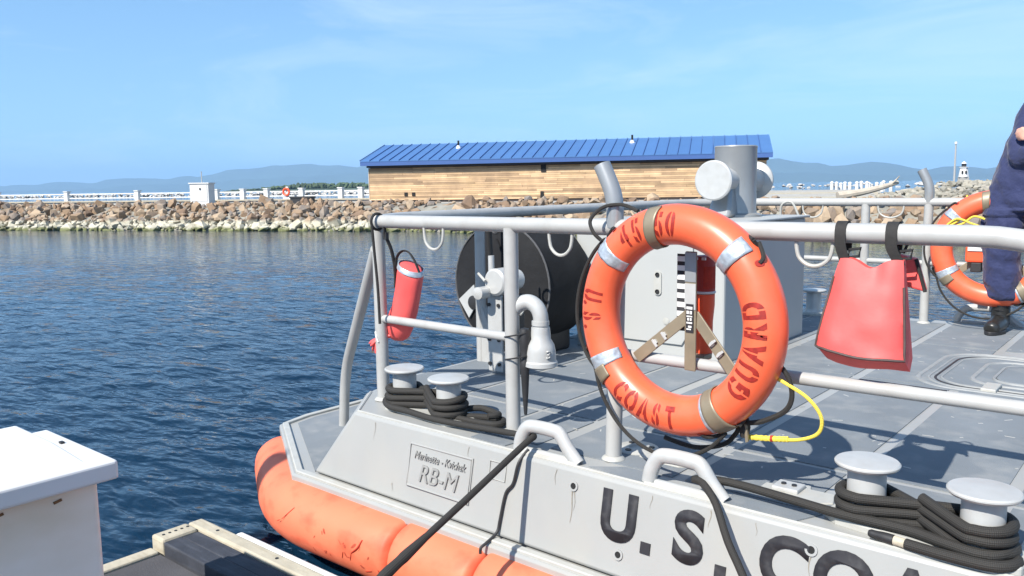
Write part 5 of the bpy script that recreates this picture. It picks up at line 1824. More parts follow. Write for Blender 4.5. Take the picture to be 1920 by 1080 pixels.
# yellow heaving cord clipped to the near buoy
yc = thing('yellow_cord', 'yellow braided cord looping from the lower right of the near ring buoy', 'cord')
yl = [(-0.905, 2.20, 1.085), (-0.865, 2.195, 1.07), (-0.80, 2.20, 1.035), (-0.765, 2.21, 0.985), (-0.775, 2.22, 0.935), (-0.83, 2.225, 0.905), (-0.90, 2.23, 0.893), (-0.985, 2.235, 0.882)]
mb = MB(); mb.tube(cat_rom(yl, 6), 0.0052, 8); mb.build('cord', YROPE, yc)
yw = cat_rom([(-0.86, 2.228, 0.900), (-0.92, 2.231, 0.890), (-0.985, 2.235, 0.882)], 10)
mb = MB(); mb.tube(yw, [0.0075 + 0.0016 * (i % 2) for i in range(len(yw))], 8); mb.build('serving', YROPE, yc)
mb = MB(); mb.tube([(-0.905, 2.230, 0.893), (-0.912, 2.2305, 0.892)], 0.0095, 8); mb.build('red_band', SCUFF, yc)
# black lanyard tail down from the buoy
bl = thing('buoy_lanyard', 'black lanyard hanging in a loop under the near ring buoy', 'lanyard')
mb = MB(); mb.tube(cat_rom([(-0.885, 2.20, 1.12), (-0.855, 2.20, 1.085), (-0.845, 2.205, 1.03), (-0.865, 2.205, 0.985), (-0.93, 2.205, 0.945), (-0.99, 2.21, 0.925), (-1.02, 2.23, 0.885), (-1.06, 2.235, 0.845), (-1.15, 2.23, 0.82), (-1.25, 2.22, 0.835)], 5), 0.0075, 8); mb.build('loop', ROPE, bl)
mb = MB(); mb.lathe([(0.0, -0.03), (0.012, -0.028), (0.017, 0.0), (0.012, 0.028), (0.0, 0.03)], (-0.985, 2.215, 0.915), n=10); mb.build('knot', ROPE, bl)
mb = MB(); mb.obox((-0.975, 2.205, 0.905), (0.004, 0, 0.002), (0, 0.004, 0), (-0.003, 0, 0.028)); mb.build('toggle', TAN, bl, smooth=0)
# water light behind the near buoy
wl = thing('water_light', 'orange water light standing behind the near ring buoy bracket', 'light')
mb = MB(); mb.lathe([(0.0, 1.06), (0.024, 1.06), (0.028, 1.08), (0.028, 1.18), (0.033, 1.235), (0.033, 1.27), (0.0, 1.275)], (-1.212, 2.40, 0), n=24); mb.build('float_body', HOTORANGE, wl)
mb = MB(); mb.lathe([(0.0, 1.276), (0.034, 1.276), (0.034, 1.375), (0.030, 1.392), (0.0, 1.395)], (-1.212, 2.40, 0), n=24); hd_ = mb.build('head', DARKRED, wl)
mb = MB(); mb.lathe([(0.034, 1.272), (0.037, 1.276), (0.034, 1.280)], (-1.212, 2.40, 0), n=24); mb.build('collar', WHITE, wl)
for k in range(5):
    a = R(-60 + 14 * k)
    mb = MB(); mb.obox((-1.212 + 0.0345 * math.cos(a), 2.40 + 0.0345 * math.sin(a), 1.325), (-math.sin(a) * 0.004, math.cos(a) * 0.004, 0), (0.002, 0, 0), (0, 0, 0.035)); mb.build('grip_rib', SCUFF, hd_, smooth=0)
for dx_ in (-0.012, 0.016):
    mb = MB(); mb.obox((-1.212 + dx_, 2.362, 1.385), (0.006, 0, 0), (0, 0.004, 0), (0, 0, 0.004)); mb.build('clip', WHITE, hd_, smooth=0)
mb = MB(); mb.obox((-1.212, 2.372, 1.072), (0.03, 0, 0), (0, 0.028, 0), (0, 0, 0.008)); mb.build('holder', TAN, wl, smooth=0, bevel=0.002)

# far buoy on the port rail
g2, c2_, ux2, uz2, uw2 = ring_buoy('ring_buoy', 'orange ring buoy on the far rail partly behind the standing person', (-0.955, YP - 0.10, 1.205), R(6), texts=False)
yc2 = thing('yellow_cord', 'yellow cord tangled over the far ring buoy', 'cord')
mb = MB(); mb.tube(cat_rom([(-1.13, YP - 0.05, 1.52), (-1.125, YP - 0.10, 1.46), (-1.14, YP - 0.18, 1.38), (-1.20, YP - 0.19, 1.335), (-1.12, YP - 0.20, 1.355), (-1.06, YP - 0.20, 1.40), (-1.0, YP - 0.2, 1.385)], 6), 0.0065, 8); mb.build('cord', YROPE, yc2)
mb = MB(); mb.tube(cat_rom([(-1.22, YP - 0.19, 1.33), (-1.15, YP - 0.2, 1.385), (-1.07, YP - 0.21, 1.36), (-1.02, YP - 0.2, 1.34)], 6), 0.006, 8); mb.build('cord', YROPE, yc2)
sb = thing('strobe_light', 'small orange and white strobe light clipped inside the far ring buoy', 'light')
mb = MB(); mb.box(-1.11, -0.98, YP - 0.13, YP - 0.03, 1.12, 1.30); mb.build('case', HOTORANGE, sb, smooth=0, bevel=0.012)
mb = MB(); mb.box(-1.095, -1.0, YP - 0.138, YP - 0.131, 1.19, 1.26); mb.build('lens', WHITE, sb, smooth=0)
mb = MB(); mb.box(-1.08, -1.02, YP - 0.12, YP - 0.06, 1.06, 1.12); mb.build('clamp', RUBBER, sb, smooth=0, bevel=0.006)

# ================================================================== bags on the rail
rb = thing('red_bag', 'red vinyl bag hanging from two black straps on the near top rail', 'bag')
vs, fs = [], []
NX, NZ = 15, 16
bx0t, bx1t, bx0b, bx1b = -0.752, -0.592, -0.808, -0.575
zt, zb = 1.413, 1.168


def bag_pt(i, j, back):
    u, w_ = i / (NX - 1), j / (NZ - 1)
    xl = bx0t + (bx0b - bx0t) * (w_ ** 0.9)
    xr = bx1t + (bx1b - bx1t) * (w_ ** 0.9)
    x = xl + (xr - xl) * u
    dip = 0.020 * math.exp(-((u - 0.5) / 0.2) ** 2) * (1 - w_) ** 2
    z = zt + (zb - zt) * w_ - dip - 0.016 * u * w_ + 0.003 * math.sin(u * 9)
    bulge = (0.010 + 0.050 * w_ ** 0.8) * (1 - (2 * u - 1) ** 4 * 0.75)
    pinch = 0.010 * math.exp(-((u - 0.62 - 0.1 * w_) / 0.09) ** 2) * max(0, 1 - w_ * 2.4)
    wr = 0.007 * noise.noise(Vector((u * 3.2, w_ * 4.0, 1.7))) + 0.004 * noise.noise(Vector((u * 8, w_ * 7.0, 4.7)))
    yf = 2.285 - bulge + pinch + wr * (0.4 + w_)
    yb = 2.300 + bulge * 0.7
    return Vector((x, yb if back else yf, z))


front = [[bag_pt(i, j, False) for i in range(NX)] for j in range(NZ)]
mb = MB(); vs, fs = [], []
for j in range(NZ):
    for i in range(NX): vs.append(front[j][i])
for j in range(NZ - 1):
    for i in range(NX - 1): fs.append((j * NX + i, j * NX + i + 1, (j + 1) * NX + i + 1, (j + 1) * NX + i))
o_ = len(vs)
# gusset: down and back under the bag, up the back
bk_rows = []
for i in range(NX):
    f_ = front[-1][i]
    u = i / (NX - 1)
    vs.append(Vector((f_.x * 0.97 - 0.7 * 0.03 + 0.008, f_.y + 0.012 + 0.03 * 1, f_.z - 0.036 - 0.004 * math.sin(u * 6))))
for i in range(NX):
    vs.append(Vector((front[-1][i].x, 2.345, zb - 0.02)))
for i in range(NX):
    vs.append(Vector((front[0][i].x, 2.302, front[0][i].z)))
for r_ in range(3):
    a0 = (NZ - 1) * NX if r_ == 0 else o_ + (r_ - 1) * NX
    b0 = o_ + r_ * NX
    for i in range(NX - 1): fs.append((a0 + i, a0 + i + 1, b0 + i + 1, b0 + i))
# sides
last = o_ + 2 * NX
for side, i in ((0, 0), (1, NX - 1)):
    fs.append(tuple([j * NX + i for j in range(NZ)] + [o_ + i, o_ + NX + i, last + i]))
mb.add(vs, fs); body = mb.build('body', REDBAG, rb, smooth=40)
edge = [front[j][0] for j in range(3, NZ)] + [front[-1][i] for i in range(1, NX)] + [front[j][NX - 1] for j in range(NZ - 2, 3, -1)]
mb = MB(); mb.tube([p + Vector((0, -0.001, 0)) for p in edge], 0.0038, 6); mb.build('piping', BAGTRIM, rb)
for (x, lean) in ((-0.752, 0.012), (-0.622, 0.02)):
    mb = MB()
    pts = [(x - 0.004, YR + 0.030, RZ - 0.05), (x - 0.004, YR + 0.032, RZ), (x - 0.004, YR + 0.022, RZ + 0.024), (x - 0.004, YR, RZ + 0.032), (x - 0.003, YR - 0.022, RZ + 0.022), (x - 0.002, YR - 0.031, RZ), (x, YR - 0.030, RZ - 0.035), (x + lean * 0.7, YR - 0.026, RZ - 0.065), (x + lean, YR - 0.024, zt - 0.012)]
    pth = cat_rom(pts, 4)
    hw = 0.0145
    vs, fs = [], []
    for i, p in enumerate(pth):
        d_ = (pth[min(i + 1, len(pth) - 1)] - pth[max(i - 1, 0)]).normalized()
        nn = Vector((1, 0, 0)).cross(d_).normalized() * 0.0012
        for q in ((-hw, 1), (hw, 1), (hw, -1), (-hw, -1)):
            vs.append(p + Vector((q[0], 0, 0)) + nn * q[1])
    for i in range(len(pth) - 1):
        for k in range(4): fs.append((i * 4 + k, i * 4 + (k + 1) % 4, (i + 1) * 4 + (k + 1) % 4, (i + 1) * 4 + k))
    mb.add(vs, fs); st_ = mb.build('strap', BLACK, rb)
    mb = MB(); xx = x + 0.028
    mb.tube([(xx - 0.014, YR + 0.0, RZ - 0.045), (xx + 0.016, YR + 0.0, RZ - 0.040), (xx + 0.012, YR + 0.0, RZ - 0.062), (xx - 0.016, YR, RZ - 0.066)], 0.0045, 6, closed=True); mb.build('buckle', RUBBER, st_)
fl_ = thing('red_pouch', 'small red pouch hanging on the rail behind the red bag', 'pouch')
mb = MB(); mb.add([(-0.640, 2.37, 1.425), (-0.585, 2.37, 1.412), (-0.560, 2.37, 1.325), (-0.605, 2.37, 1.335), (-0.640, 2.40, 1.425), (-0.585, 2.405, 1.412), (-0.558, 2.405, 1.325), (-0.605, 2.40, 1.335)],
                  [(0, 1, 2, 3), (7, 6, 5, 4), (0, 4, 5, 1), (1, 5, 6, 2), (2, 6, 7, 3), (3, 7, 4, 0)]); mb.build('body', REDBAG, fl_, smooth=0, bevel=0.006)
mb = MB(); mb.tube([(-0.583, 2.367, 1.412), (-0.557, 2.367, 1.325)], 0.005, 6); mb.build('edge_binding', BLACK, fl_)
mb = MB(); mb.tube(cat_rom([(-0.62, 2.385, 1.425), (-0.60, 2.385, 1.47), (-0.575, 2.36, 1.485), (-0.565, 2.34, 1.47)], 4), 0.004, 6); mb.build('cord', BLACK, fl_)

# throw bag on the corner of the rail
tbg = thing('throw_bag', 'red throw-line bag hanging from a black strap at the stern corner of the rail', 'throw bag')
ax0, ax1 = Vector((-2.555, 2.385, 1.290)), Vector((-2.690, 2.405, 0.975))
prof = [(0.0, 0.0), (0.0, 0.046), (0.03, 0.058), (0.12, 0.060), (0.35, 0.058), (0.6, 0.060), (0.8, 0.064), (0.92, 0.062), (0.98, 0.048), (1.03, 0.022), (1.05, 0.0)]
vs, fs = [], []
d_ = ax1 - ax0; dn = d_.normalized()
e_1 = Vector((1, 0, 0)); e_1 = (e_1 - dn * e_1.dot(dn)).normalized(); e_2 = dn.cross(e_1)
N = 28
for k, (t, r_) in enumerate(prof):
    for i in range(N):
        a = 2 * math.pi * i / N
        rr_ = r_ * (1 + 0.13 * noise.noise(Vector((math.cos(a) * 2.0, math.sin(a) * 2.0, t * 6))) * min(1, t * 5))
        bend = Vector((0.02 * math.sin(t * 3.0), 0, 0))
        vs.append(ax0 + d_ * t + e_1 * rr_ * math.cos(a) * 1.05 + e_2 * rr_ * math.sin(a) * 0.85 + bend)
for k in range(len(prof) - 1):
    for i in range(N): fs.append((k * N + i, k * N + (i + 1) % N, (k + 1) * N + (i + 1) % N, (k + 1) * N + i))
mb = MB(); mb.add(vs, fs); mb.build('body', REDBAG, tbg, smooth=60)
mb = MB(); vs, fs = [], []
for k, (t, r_) in enumerate(((-0.004, 0.055), (0.0, 0.0585), (0.060, 0.0615))):
    for i in range(N):
        a = 2 * math.pi * i / N
        rr_ = r_ * (1 + 0.05 * noise.noise(Vector((math.cos(a) * 1.6, math.sin(a) * 1.6, t * 5))))
        vs.append(ax0 + d_ * t + e_1 * rr_ * math.cos(a) * 1.06 + e_2 * rr_ * math.sin(a) * 0.88 + Vector((0.02 * math.sin(t * 3.0), 0, 0)))
for k in range(2):
    for i in range(N): fs.append((k * N + i, k * N + (i + 1) % N, (k + 1) * N + (i + 1) % N, (k + 1) * N + i))
mb.add(vs, fs); mb.build('reflective_band', TAPE, tbg, smooth=60)
mb = MB(); mb.tube(cat_rom([(-2.625, 2.36, 1.25), (-2.615, 2.36, 1.325), (-2.590, 2.37, 1.355), (-2.555, 2.375, 1.350), (-2.515, 2.37, 1.315), (-2.490, 2.37, 1.270)], 5), 0.0085, 8, squash=0.45); mb.build('handle_loop', BLACK, tbg)
mb = MB(); mb.tube(cat_rom([(-2.640, YR + 0.01, RZ - 0.02), (-2.640, 2.325, 1.42), (-2.630, 2.345, 1.36), (-2.622, 2.355, 1.28), (-2.622, 2.355, 1.20)], 5), 0.0095, 8, squash=0.5); st_ = mb.build('strap', BLACK, tbg)
mb = MB(); mb.box(-2.652, -2.630, 2.318, 2.333, 1.405, 1.435); mb.build('buckle', RUBBER, st_, smooth=0)
mb = MB(); mb.tube([(-2.672 + 0.034 * 0.0, YR + 0.034 * math.cos(a), RZ + 0.034 * math.sin(a)) for a in [2 * math.pi * k / 20 for k in range(20)]], 0.006, 6, closed=True); mb.build('rail_loop', BLACK, tbg)
mb = MB(); mb.tube(cat_rom([(-2.668, 2.275, 1.47), (-2.664, 2.28, 1.36), (-2.655, 2.285, 1.20), (-2.650, 2.285, 1.05)], 5), 0.006, 8); mb.build('tie_cord', BLACK, tbg)
# gathered mouth at the foot
for k in range(7):
    a = 2 * math.pi * k / 7
    p0 = Vector((-2.715, 2.335, 0.975))
    mb = MB(); q = p0 + Vector((-0.028 + 0.03 * math.cos(a), 0.02 * math.sin(a), -0.045 + 0.022 * math.sin(a * 2)))
    mb.tube(cat_rom([Vector((-2.69, 2.37, 0.985)), p0, q], 4), [0.024, 0.021, 0.018, 0.014, 0.011, 0.012, 0.014, 0.013, 0.006], 8, squash=0.6); mb.build('gathered_mouth', REDBAG, tbg)
mb = MB(); mb.tube(cat_rom([(-2.715, 2.315, 1.005), (-2.705, 2.310, 0.985), (-2.695, 2.312, 0.962)], 4), 0.004, 6); mb.build('draw_cord', WHITE, tbg)

# ================================================================== the dock
dock = thing('dock', 'wooden float with dark boards and grey mat in the lower left corner', 'dock')
mb = MB(); mb.box(-2.63, 3.5, -3.0, 1.40, -0.25, 0.395); mb.build('float', mat('float_black', (0.03, 0.03, 0.032), 0.7), dock, smooth=0)
mb = MB(); mb.box(-2.62, 3.5, -3.0, 1.262, 0.394, 0.408); mb.build('mat', MATGREY, dock, smooth=0)
mb = MB(); mb.box(-2.68, -2.625, -3.0, 1.262, 0.30, 0.418); mb.build('end_timber', WOOD, dock, smooth=0, bevel=0.006)
mb = MB(); mb.box(-2.705, -2.625, 1.275, 1.405, 0.34, 0.452); mb.build('end_timber', WOOD, dock, smooth=0, bevel=0.01)
mb = MB(); mb.box(-2.70, 3.5, 1.407, 1.462, 0.22, 0.452); mb.build('edge_timber', WOOD, dock, smooth=0, bevel=0.008)
mb = MB(); mb.box(-2.49, 3.5, 1.464, 1.492, 0.24, 0.447); mb.build('rub_strip', WHITEPL, dock, smooth=0, bevel=0.008)
x = -2.622
while x < 3.2:
    L = 0.66
    for (y0, y1) in ((1.277, 1.340), (1.343, 1.404)):
        mb = MB(); mb.box(x, x + L, y0, y1, 0.39, 0.444 + rnd.uniform(-0.003, 0.002)); mb.build('board', DARKBOARD, dock, smooth=0, bevel=0.004)
    mb = MB(); mb.box(x + L + 0.004, x + L + 0.116, 1.277, 1.404, 0.39, 0.450); mb.build('cross_timber', WOOD, dock, smooth=0, bevel=0.006)
    x += L + 0.12
for k in range(5):
    for (xx, yy) in ((-2.665, 1.30 + 0.022 * k),):
        mb = MB(); mb.lathe([(0.005, 0), (0.005, 0.002), (0, 0.002)], (xx, yy, 0.452), n=7); mb.build('nail', RUBBER, dock)
for xx in (-2.55, -2.2, -1.9, -1.4):
    mb = MB(); mb.lathe([(0.006, 0), (0.006, 0.002), (0, 0.002)], (xx, 1.435, 0.452), n=7); mb.build('nail', RUBBER, dock)
for (xx, lab) in ((-1.66, 'dock cleat holding the stern mooring line'), (-0.38, 'dock cleat holding the forward mooring line')):
    cl = thing('dock_cleat', lab, 'cleat')
    mb = MB(); mb.box(xx - 0.05, xx + 0.05, 1.10, 1.16, 0.408, 0.45); mb.build('base', RAIL, cl, smooth=0, bevel=0.01)
    mb = MB(); mb.tube(cat_rom([(xx - 0.13, 1.13, 0.475), (xx - 0.05, 1.13, 0.465), (xx + 0.05, 1.13, 0.465), (xx + 0.13, 1.13, 0.475)], 4), 0.016, 10); mb.build('horns', RAIL, cl)
# dock box
dbx = thing('dock_box', 'white plastic dock box with lid standing on the float', 'dock box')
X0, X1, Y1 = -2.345, -1.935, 0.848
mb = MB(); mb.box(X0 + 0.04, X1 - 0.035, -0.55, Y1 - 0.035, 0.409, 0.945); mb.build('body', BOXSIDE, dbx, smooth=0, bevel=0.012, seg=3)
mb = MB(); mb.box(X0, X1, -0.60, Y1, 0.945, 0.992); ld = mb.build('lid', WHITEPL, dbx, smooth=0, bevel=0.008, seg=3)
mb = MB()
a0, a1, b1 = X0 - 0.02, X1 - 0.035, Y1 - 0.055
vs = [(a0, -0.58, 0.99), (a1, -0.58, 0.99), (a1, b1, 0.99), (a0, b1, 0.99), (a0 + 0.02, -0.56, 1.020), (a1 - 0.15, -0.56, 1.020), (a1 - 0.15, b1 - 0.02, 1.020), (a0 + 0.02, b1 - 0.02, 1.020)]
mb.add(vs, [(3, 2, 1, 0), (4, 5, 6, 7), (0, 1, 5, 4), (1, 2, 6, 5), (2, 3, 7, 6), (3, 0, 4, 7)]); mb.build('raised_panel', WHITEPL, ld, smooth=0, bevel=0.006)
for (yy, zz) in ((0.72, 0.92), (0.60, 0.925)):
    mb = MB(); mb.obox((X1 - 0.0335, yy, zz), (0.0008, 0, 0), (0, 0.009, 0.002), (0, -0.001, 0.003)); mb.build('rust_mark', mat('rust', (0.17, 0.08, 0.03), 0.8, var=0.3, vscale=200), dbx, smooth=0)
mb = MB(); mb.box(X0 + 0.16, X0 + 0.175, Y1 - 0.035, Y1 - 0.026, 0.992, 0.997); mb.build('lid_pin', RUBBER, ld, smooth=0)

# ================================================================== the person
def blob(mb, c, r, n1=14, n2=10):
    vs, fs = [], []
    for j in range(n2 + 1):
        ph = math.pi * j / n2
        for i in range(n1):
            a = 2 * math.pi * i / n1
            vs.append((c[0] + r[0] * math.sin(ph) * math.cos(a), c[1] + r[1] * math.sin(ph) * math.sin(a), c[2] + r[2] * math.cos(ph)))
    for j in range(n2):
        for i in range(n1):
            fs.append((j * n1 + i, j * n1 + (i + 1) % n1, (j + 1) * n1 + (i + 1) % n1, (j + 1) * n1 + i))
    mb.add(vs, fs)


def remeshed(name, mb, voxel, smooth_it=4):
    ob = mb.build(name, NAVY, None, smooth=0)
    rm_ = ob.modifiers.new('remesh', 'REMESH'); rm_.mode = 'VOXEL'; rm_.voxel_size = voxel
    sm_ = ob.modifiers.new('smooth', 'SMOOTH'); sm_.iterations = smooth_it; sm_.factor = 0.5
    dg = bpy.context.evaluated_depsgraph_get()
    me = bpy.data.meshes.new_from_object(ob.evaluated_get(dg))
    bpy.data.objects.remove(ob)
    return me


PO = Vector((-0.925, 5.62, DZ))           # right foot on the deck


def P(x, y, z):
    return PO + Vector((x, y, z))


def taper(mb, pts, radii, n_=14, squash=None):
    k = 5
    pp = cat_rom(pts, k)
    rr = []
    for i in range(len(pts) - 1):
        for j in range(k): rr.append(radii[i] + (radii[i + 1] - radii[i]) * j / k)
    rr.append(radii[-1])
    mb.tube(pp, rr, n_, squash=squash)


mb = MB()
# trunk: jacket over hips, waist, chest
trunk = [(0.120, 0.045, 0.73, 0.190, 0.125), (0.115, 0.045, 0.80, 0.200, 0.142), (0.125, 0.045, 0.92, 0.198, 0.142), (0.160, 0.04, 1.04, 0.190, 0.136), (0.205, 0.035, 1.17, 0.196, 0.135),
         (0.245, 0.035, 1.27, 0.205, 0.128), (0.270, 0.035, 1.345, 0.180, 0.105), (0.285, 0.035, 1.40, 0.120, 0.085), (0.292, 0.03, 1.44, 0.068, 0.070)]
vs, fs = [], []
N = 26
for (x, y, z, rx, ry) in trunk:
    for i in range(N):
        a = 2 * math.pi * i / N
        vs.append(P(x + rx * math.cos(a), y + ry * math.sin(a), z))
for j in range(len(trunk) - 1):
    for i in range(N): fs.append((j * N + i, j * N + (i + 1) % N, (j + 1) * N + (i + 1) % N, (j + 1) * N + i))
fs.append(tuple(range(N))); fs.append(tuple((len(trunk) - 1) * N + i for i in range(N)))
mb.add(vs, fs)
# legs in loose trousers, bloused over the boots
taper(mb, [P(0.030, 0.05, 0.86), P(0.008, 0.03, 0.66), P(0.008, 0.015, 0.47), P(0.014, 0.03, 0.34), P(0.020, 0.045, 0.245), P(0.020, 0.05, 0.215)], [0.118, 0.112, 0.104, 0.102, 0.104, 0.085])
taper(mb, [P(0.215, 0.05, 0.86), P(0.265, 0.03, 0.66), P(0.300, 0.00, 0.47), P(0.320, 0.03, 0.33), P(0.330, 0.05, 0.235), P(0.330, 0.055, 0.215)], [0.116, 0.104, 0.090, 0.088, 0.098, 0.075])
# arms crossed over the chest
taper(mb, [P(0.140, 0.035, 1.335), P(0.100, 0.01, 1.22), P(0.080, -0.045, 1.09), P(0.095, -0.085, 1.045), P(0.195, -0.135, 1.08), P(0.300, -0.130, 1.13)], [0.080, 0.074, 0.068, 0.064, 0.056, 0.042])
taper(mb, [P(0.430, 0.035, 1.335), P(0.465, 0.01, 1.22), P(0.455, -0.06, 1.09), P(0.435, -0.115, 1.06), P(0.325, -0.185, 1.11), P(0.215, -0.175, 1.150)], [0.080, 0.072, 0.066, 0.060, 0.054, 0.040])
# left hand lying over the right upper arm, four fingers and thumb
blob(mb, P(0.130 + 0.036, -0.150 - 0.012, 1.170 - 0.006), (0.045, 0.020, 0.040))
for k, (dz_, ln) in enumerate(((0.030, 0.075), (0.010, 0.082), (-0.010, 0.078), (-0.028, 0.062))):
    taper(mb, [P(0.110 + 0.036, -0.158 - 0.012, 1.170 + dz_ - 0.006), P(0.075 + 0.036, -0.158 - 0.012, 1.175 + dz_ - 0.006), P(0.110 - ln * 0.8 + 0.036, -0.135 - 0.012, 1.174 + dz_ - 0.006), P(0.110 - ln + 0.036, -0.110 - 0.012, 1.168 + dz_ - 0.006)], [0.011, 0.0105, 0.0095, 0.008], 8)
taper(mb, [P(0.140 + 0.036, -0.160 - 0.012, 1.20 - 0.006), P(0.120 + 0.036, -0.165 - 0.012, 1.228 - 0.006), P(0.098 + 0.036, -0.155 - 0.012, 1.242 - 0.006)], [0.013, 0.011, 0.009], 8)
# right hand tucked under the left arm
blob(mb, P(0.300 + 0.036, -0.115 - 0.012, 1.155 - 0.006), (0.045, 0.018, 0.035))
for k, dz_ in enumerate((0.024, 0.008, -0.008, -0.022)):
    taper(mb, [P(0.325 + 0.036, -0.112 - 0.012, 1.158 + dz_ - 0.006), P(0.365 + 0.036, -0.095 - 0.012, 1.162 + dz_ - 0.006), P(0.388 + 0.036, -0.072 - 0.012, 1.160 + dz_ - 0.006)], [0.0105, 0.010, 0.008], 8)
taper(mb, [P(0.295 + 0.036, -0.115 - 0.012, 1.185 - 0.006), P(0.318 + 0.036, -0.120 - 0.012, 1.208 - 0.006), P(0.335 + 0.036, -0.115 - 0.012, 1.215 - 0.006)], [0.012, 0.010, 0.008], 8)
# neck and head
taper(mb, [P(0.250 + 0.040, 0.03, 1.44 - 0.03), P(0.252 + 0.040, 0.015, 1.52 - 0.03), P(0.255 + 0.040, 0.005, 1.56 - 0.03)], [0.062, 0.056, 0.056])
blob(mb, P(0.258 + 0.040, -0.005, 1.655 - 0.03), (0.076, 0.096, 0.115), 20, 16)
blob(mb, P(0.258 + 0.040, -0.045, 1.590 - 0.03), (0.052, 0.050, 0.050))
taper(mb, [P(0.258 + 0.040, -0.092, 1.670 - 0.03), P(0.258 + 0.040, -0.112, 1.630 - 0.03), P(0.258 + 0.040, -0.098, 1.620 - 0.03)], [0.012, 0.016, 0.012], 8)
for sx_ in (-1, 1):
    blob(mb, P(0.258 + sx_ * 0.076 + 0.040, 0.012, 1.645 - 0.03), (0.010, 0.020, 0.032), 8, 6)
taper(mb, [P(0.236 + 0.040, -0.090, 1.585 - 0.03), P(0.258 + 0.040, -0.097, 1.587 - 0.03), P(0.280 + 0.040, -0.090, 1.585 - 0.03)], [0.006, 0.009, 0.006], 8)
me = remeshed('person', mb, 0.009, 3)
# cloth folds as real relief, skin left smooth
skinv = []
for v in me.vertices:
    q = v.co - PO
    is_skin = q.z > 1.450 or ((q - Vector((0.126, -0.162, 1.169))).length < 0.072 and q.y < -0.110 and q.x < 0.191) or ((q - Vector((0.386, -0.112, 1.154))).length < 0.05 and q.y < -0.072 and q.y > -0.137)
    skinv.append(is_skin)
me.calc_loop_triangles()
nrms = [v.normal.copy() for v in me.vertices]
for i, v in enumerate(me.vertices):
    if skinv[i]: continue
    q = v.co - PO
    f1 = noise.noise(Vector((q.x * 9 + q.z * 5, q.y * 8, q.z * 13)))
    f2 = 1 - abs(noise.noise(Vector((q.x * 7 - q.z * 4, q.y * 7 + 3.1, q.z * 11 + q.x * 8)))) * 1.6
    amp = 0.008
    if q.z < 0.36: amp = 0.012
    v.co += nrms[i] * (f1 * amp + (f2 - 0.75) * amp * 1.2)
    if 0.70 < q.z < 0.745: v.co += Vector((nrms[i].x, nrms[i].y, 0)) * 0.012      # jacket hem
me.materials.clear()
me.materials.append(NAVY); me.materials.append(SKIN)
for p in me.polygons:
    p.material_index = 1 if sum(skinv[k] for k in p.vertices) > len(p.vertices) / 2 else 0
me.shade_smooth()
per = bpy.data.objects.new('person', me); col.objects.link(per)
tag(per, 'person in navy blue coveralls and black boots standing with arms crossed at the far rail', 'person')
mb = MB(); mb.obox(P(-0.098, 0.02, 0.60), (0.010, 0.003, 0.002), (-0.01, 0.055, 0.0), (0, 0, 0.075)); pk = mb.build('cargo_pocket', NAVY, per, smooth=0, bevel=0.008)
mb = MB(); mb.obox(P(-0.104, 0.02, 0.665), (0.009, 0.003, 0.002), (-0.01, 0.058, 0.0), (0, 0, 0.018)); mb.build('pocket_flap', NAVY, pk, smooth=0, bevel=0.006)
for sx_ in (-1, 1):
    mb = MB(); blob(mb, P(0.298 + sx_ * 0.030, -0.086, 1.638), (0.013, 0.010, 0.008), 10, 8); e_ = mb.build('eye', WHITE, per)
    mb = MB(); blob(mb, P(0.298 + sx_ * 0.030, -0.0935, 1.638), (0.0055, 0.004, 0.0055), 8, 6); mb.build('iris', HAIR, e_)
    mb = MB(); mb.tube([P(0.298 + sx_ * 0.014, -0.096, 1.658), P(0.298 + sx_ * 0.034, -0.094, 1.662), P(0.298 + sx_ * 0.050, -0.084, 1.656)], 0.0045, 6); mb.build('eyebrow', HAIR, per)
mb = MB(); mb.lathe([(0.088, 1.660), (0.090, 1.685), (0.086, 1.725), (0.062, 1.755), (0.0, 1.767)], PO + Vector((0.298, 0.0, 0)), n=24); cp = mb.build('cap', NAVY, per)
mb = MB()
vs, fs = [], []
for k in range(9):
    a = R(200 + 140 * k / 8)
    vs += [P(0.298 + 0.086 * math.cos(a), 0.086 * math.sin(a), 1.670), P(0.298 + 0.10 * math.cos(a), -0.025 + 0.15 * math.sin(a), 1.654), P(0.298 + 0.10 * math.cos(a), -0.025 + 0.15 * math.sin(a), 1.648), P(0.298 + 0.086 * math.cos(a), 0.086 * math.sin(a), 1.662)]
for k in range(8):
    for i in range(4): fs.append((k * 4 + i, k * 4 + (i + 1) % 4, (k + 1) * 4 + (i + 1) % 4, (k + 1) * 4 + i))
fs += [(0, 1, 2, 3), (32, 33, 34, 35)]
mb.add(vs, fs); mb.build('peak', NAVY, cp)
mb = MB(); mb.lathe([(0.079, 1.570), (0.083, 1.610), (0.085, 1.660)], PO + Vector((0.298, 0.018, 0)), n=24); mb.build('hair', HAIR, per)
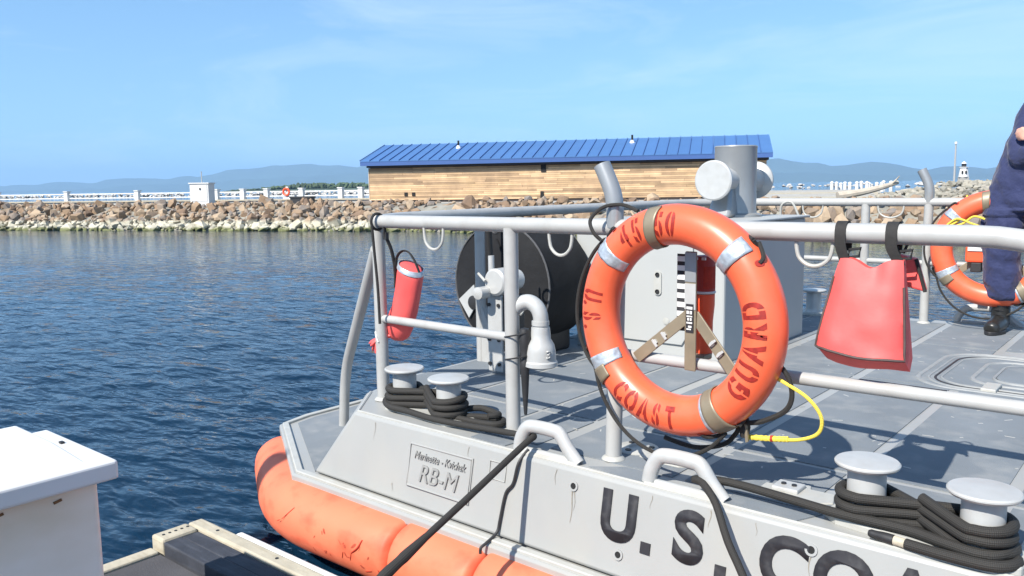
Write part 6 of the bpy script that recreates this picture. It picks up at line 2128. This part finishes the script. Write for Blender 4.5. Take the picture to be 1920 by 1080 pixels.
for (bx, yaw_) in ((0.012, R(-6)), (0.330, R(14))):
    mb = MB()
    ca, sa = math.cos(yaw_), math.sin(yaw_)
    def Q(x, y, z): return P(bx + x * ca - y * sa, 0.04 + x * sa + y * ca, z)
    taper(mb, [Q(0, 0.02, 0.27), Q(0, 0.015, 0.16), Q(0, 0.02, 0.08), Q(0, 0.03, 0.045)], [0.056, 0.052, 0.052, 0.046])
    taper(mb, [Q(0, 0.05, 0.045), Q(0, -0.02, 0.055), Q(0, -0.09, 0.048), Q(0, -0.145, 0.040), Q(0, -0.168, 0.034)], [0.040, 0.050, 0.050, 0.046, 0.026])
    m2 = remeshed('boot', mb, 0.008, 3)
    for v in m2.vertices:
        if v.co.z < DZ + 0.022: v.co.z = DZ + 0.022
    m2.materials.clear(); m2.materials.append(BOOT); m2.shade_smooth()
    bo = bpy.data.objects.new('boot', m2); col.objects.link(bo); bo.parent = per
    mb = MB()
    out = []
    for k in range(28):
        a = 2 * math.pi * k / 28
        yy = -0.055 + 0.137 * math.sin(a)
        w_ = 0.052 if yy < -0.05 else 0.044
        out.append(Q(w_ * math.cos(a) * (1.0 if abs(math.sin(a)) < 0.8 else 0.95), yy, 0))
    mb.prism([(p.x, p.y) for p in out], DZ + 0.0045, DZ + 0.026); mb.build('sole', RUBBER, bo, smooth=40, bevel=0.004)
    for k in range(6):
        zz = 0.085 + 0.026 * k
        mb = MB(); yo = -0.050 + 0.0 * k
        mb.tube([Q(-0.026, yo + 0.022, zz), Q(0, yo + 0.006 - (0.02 if k == 0 else 0), zz + 0.004), Q(0.026, yo + 0.022, zz)], 0.0035, 6); mb.build('lace', RUBBER, bo)

# tall dock light pole out of frame to the left, whose shadow crosses the fender end
pole = thing('dock_pole', 'slim grey light pole standing in the water beside the dock', 'pole')
mb = MB(); mb.tube([(-3.28, -1.40, 0.0), (-3.28, -1.40, 3.80)], 0.085, 16); mb.build('shaft', RAIL, pole)
mb = MB(); mb.lathe([(0.12, 0.0), (0.12, 0.5), (0.05, 0.55)], (-3.28, -1.40, -0.1), n=16); mb.build('footing', CONC, pole)

# ------------------------------------------------------------------ haze over the lake
mb = MB(); mb.box(-24000, 24000, -24000, 24000, -4.0, 620.0)
hz = mb.build('haze', [], None, smooth=0)
hm = bpy.data.materials.new('haze_air')
hm.use_nodes = True
hn = hm.node_tree
for n_ in list(hn.nodes): hn.nodes.remove(n_)
ho = hn.nodes.new('ShaderNodeOutputMaterial')
pv = hn.nodes.new('ShaderNodeVolumePrincipled')
pv.inputs['Color'].default_value = (0.40, 0.67, 1.0, 1)
pv.inputs['Density'].default_value = 8.5e-5
pv.inputs['Anisotropy'].default_value = 0.0
hn.links.new(pv.outputs['Volume'], ho.inputs['Volume'])
hz.data.materials.append(hm)
hz['kind'] = 'stuff'
hz['label'] = 'thin blue air haze over the lake and hills'
hz['category'] = 'haze'

# ------------------------------------------------------------------ put every thing's origin at its base
bpy.context.view_layer.update()
for o in [o for o in col.objects if o.type == 'EMPTY' and o.parent is None and o is not hs]:
    lo, hi = Vector((1e9,) * 3), Vector((-1e9,) * 3)
    def walk(q):
        for ch in q.children:
            if ch.type == 'MESH':
                for cnr in ch.bound_box:
                    w_ = ch.matrix_world @ Vector(cnr)
                    for k in range(3):
                        lo[k] = min(lo[k], w_[k]); hi[k] = max(hi[k], w_[k])
            walk(ch)
    walk(o)
    if hi.x < lo.x: continue
    base = Vector(((lo.x + hi.x) / 2, (lo.y + hi.y) / 2, lo.z))
    o.location = base
    inv = Matrix.Translation(-base)
    for ch in o.children:
        ch.matrix_parent_inverse = inv
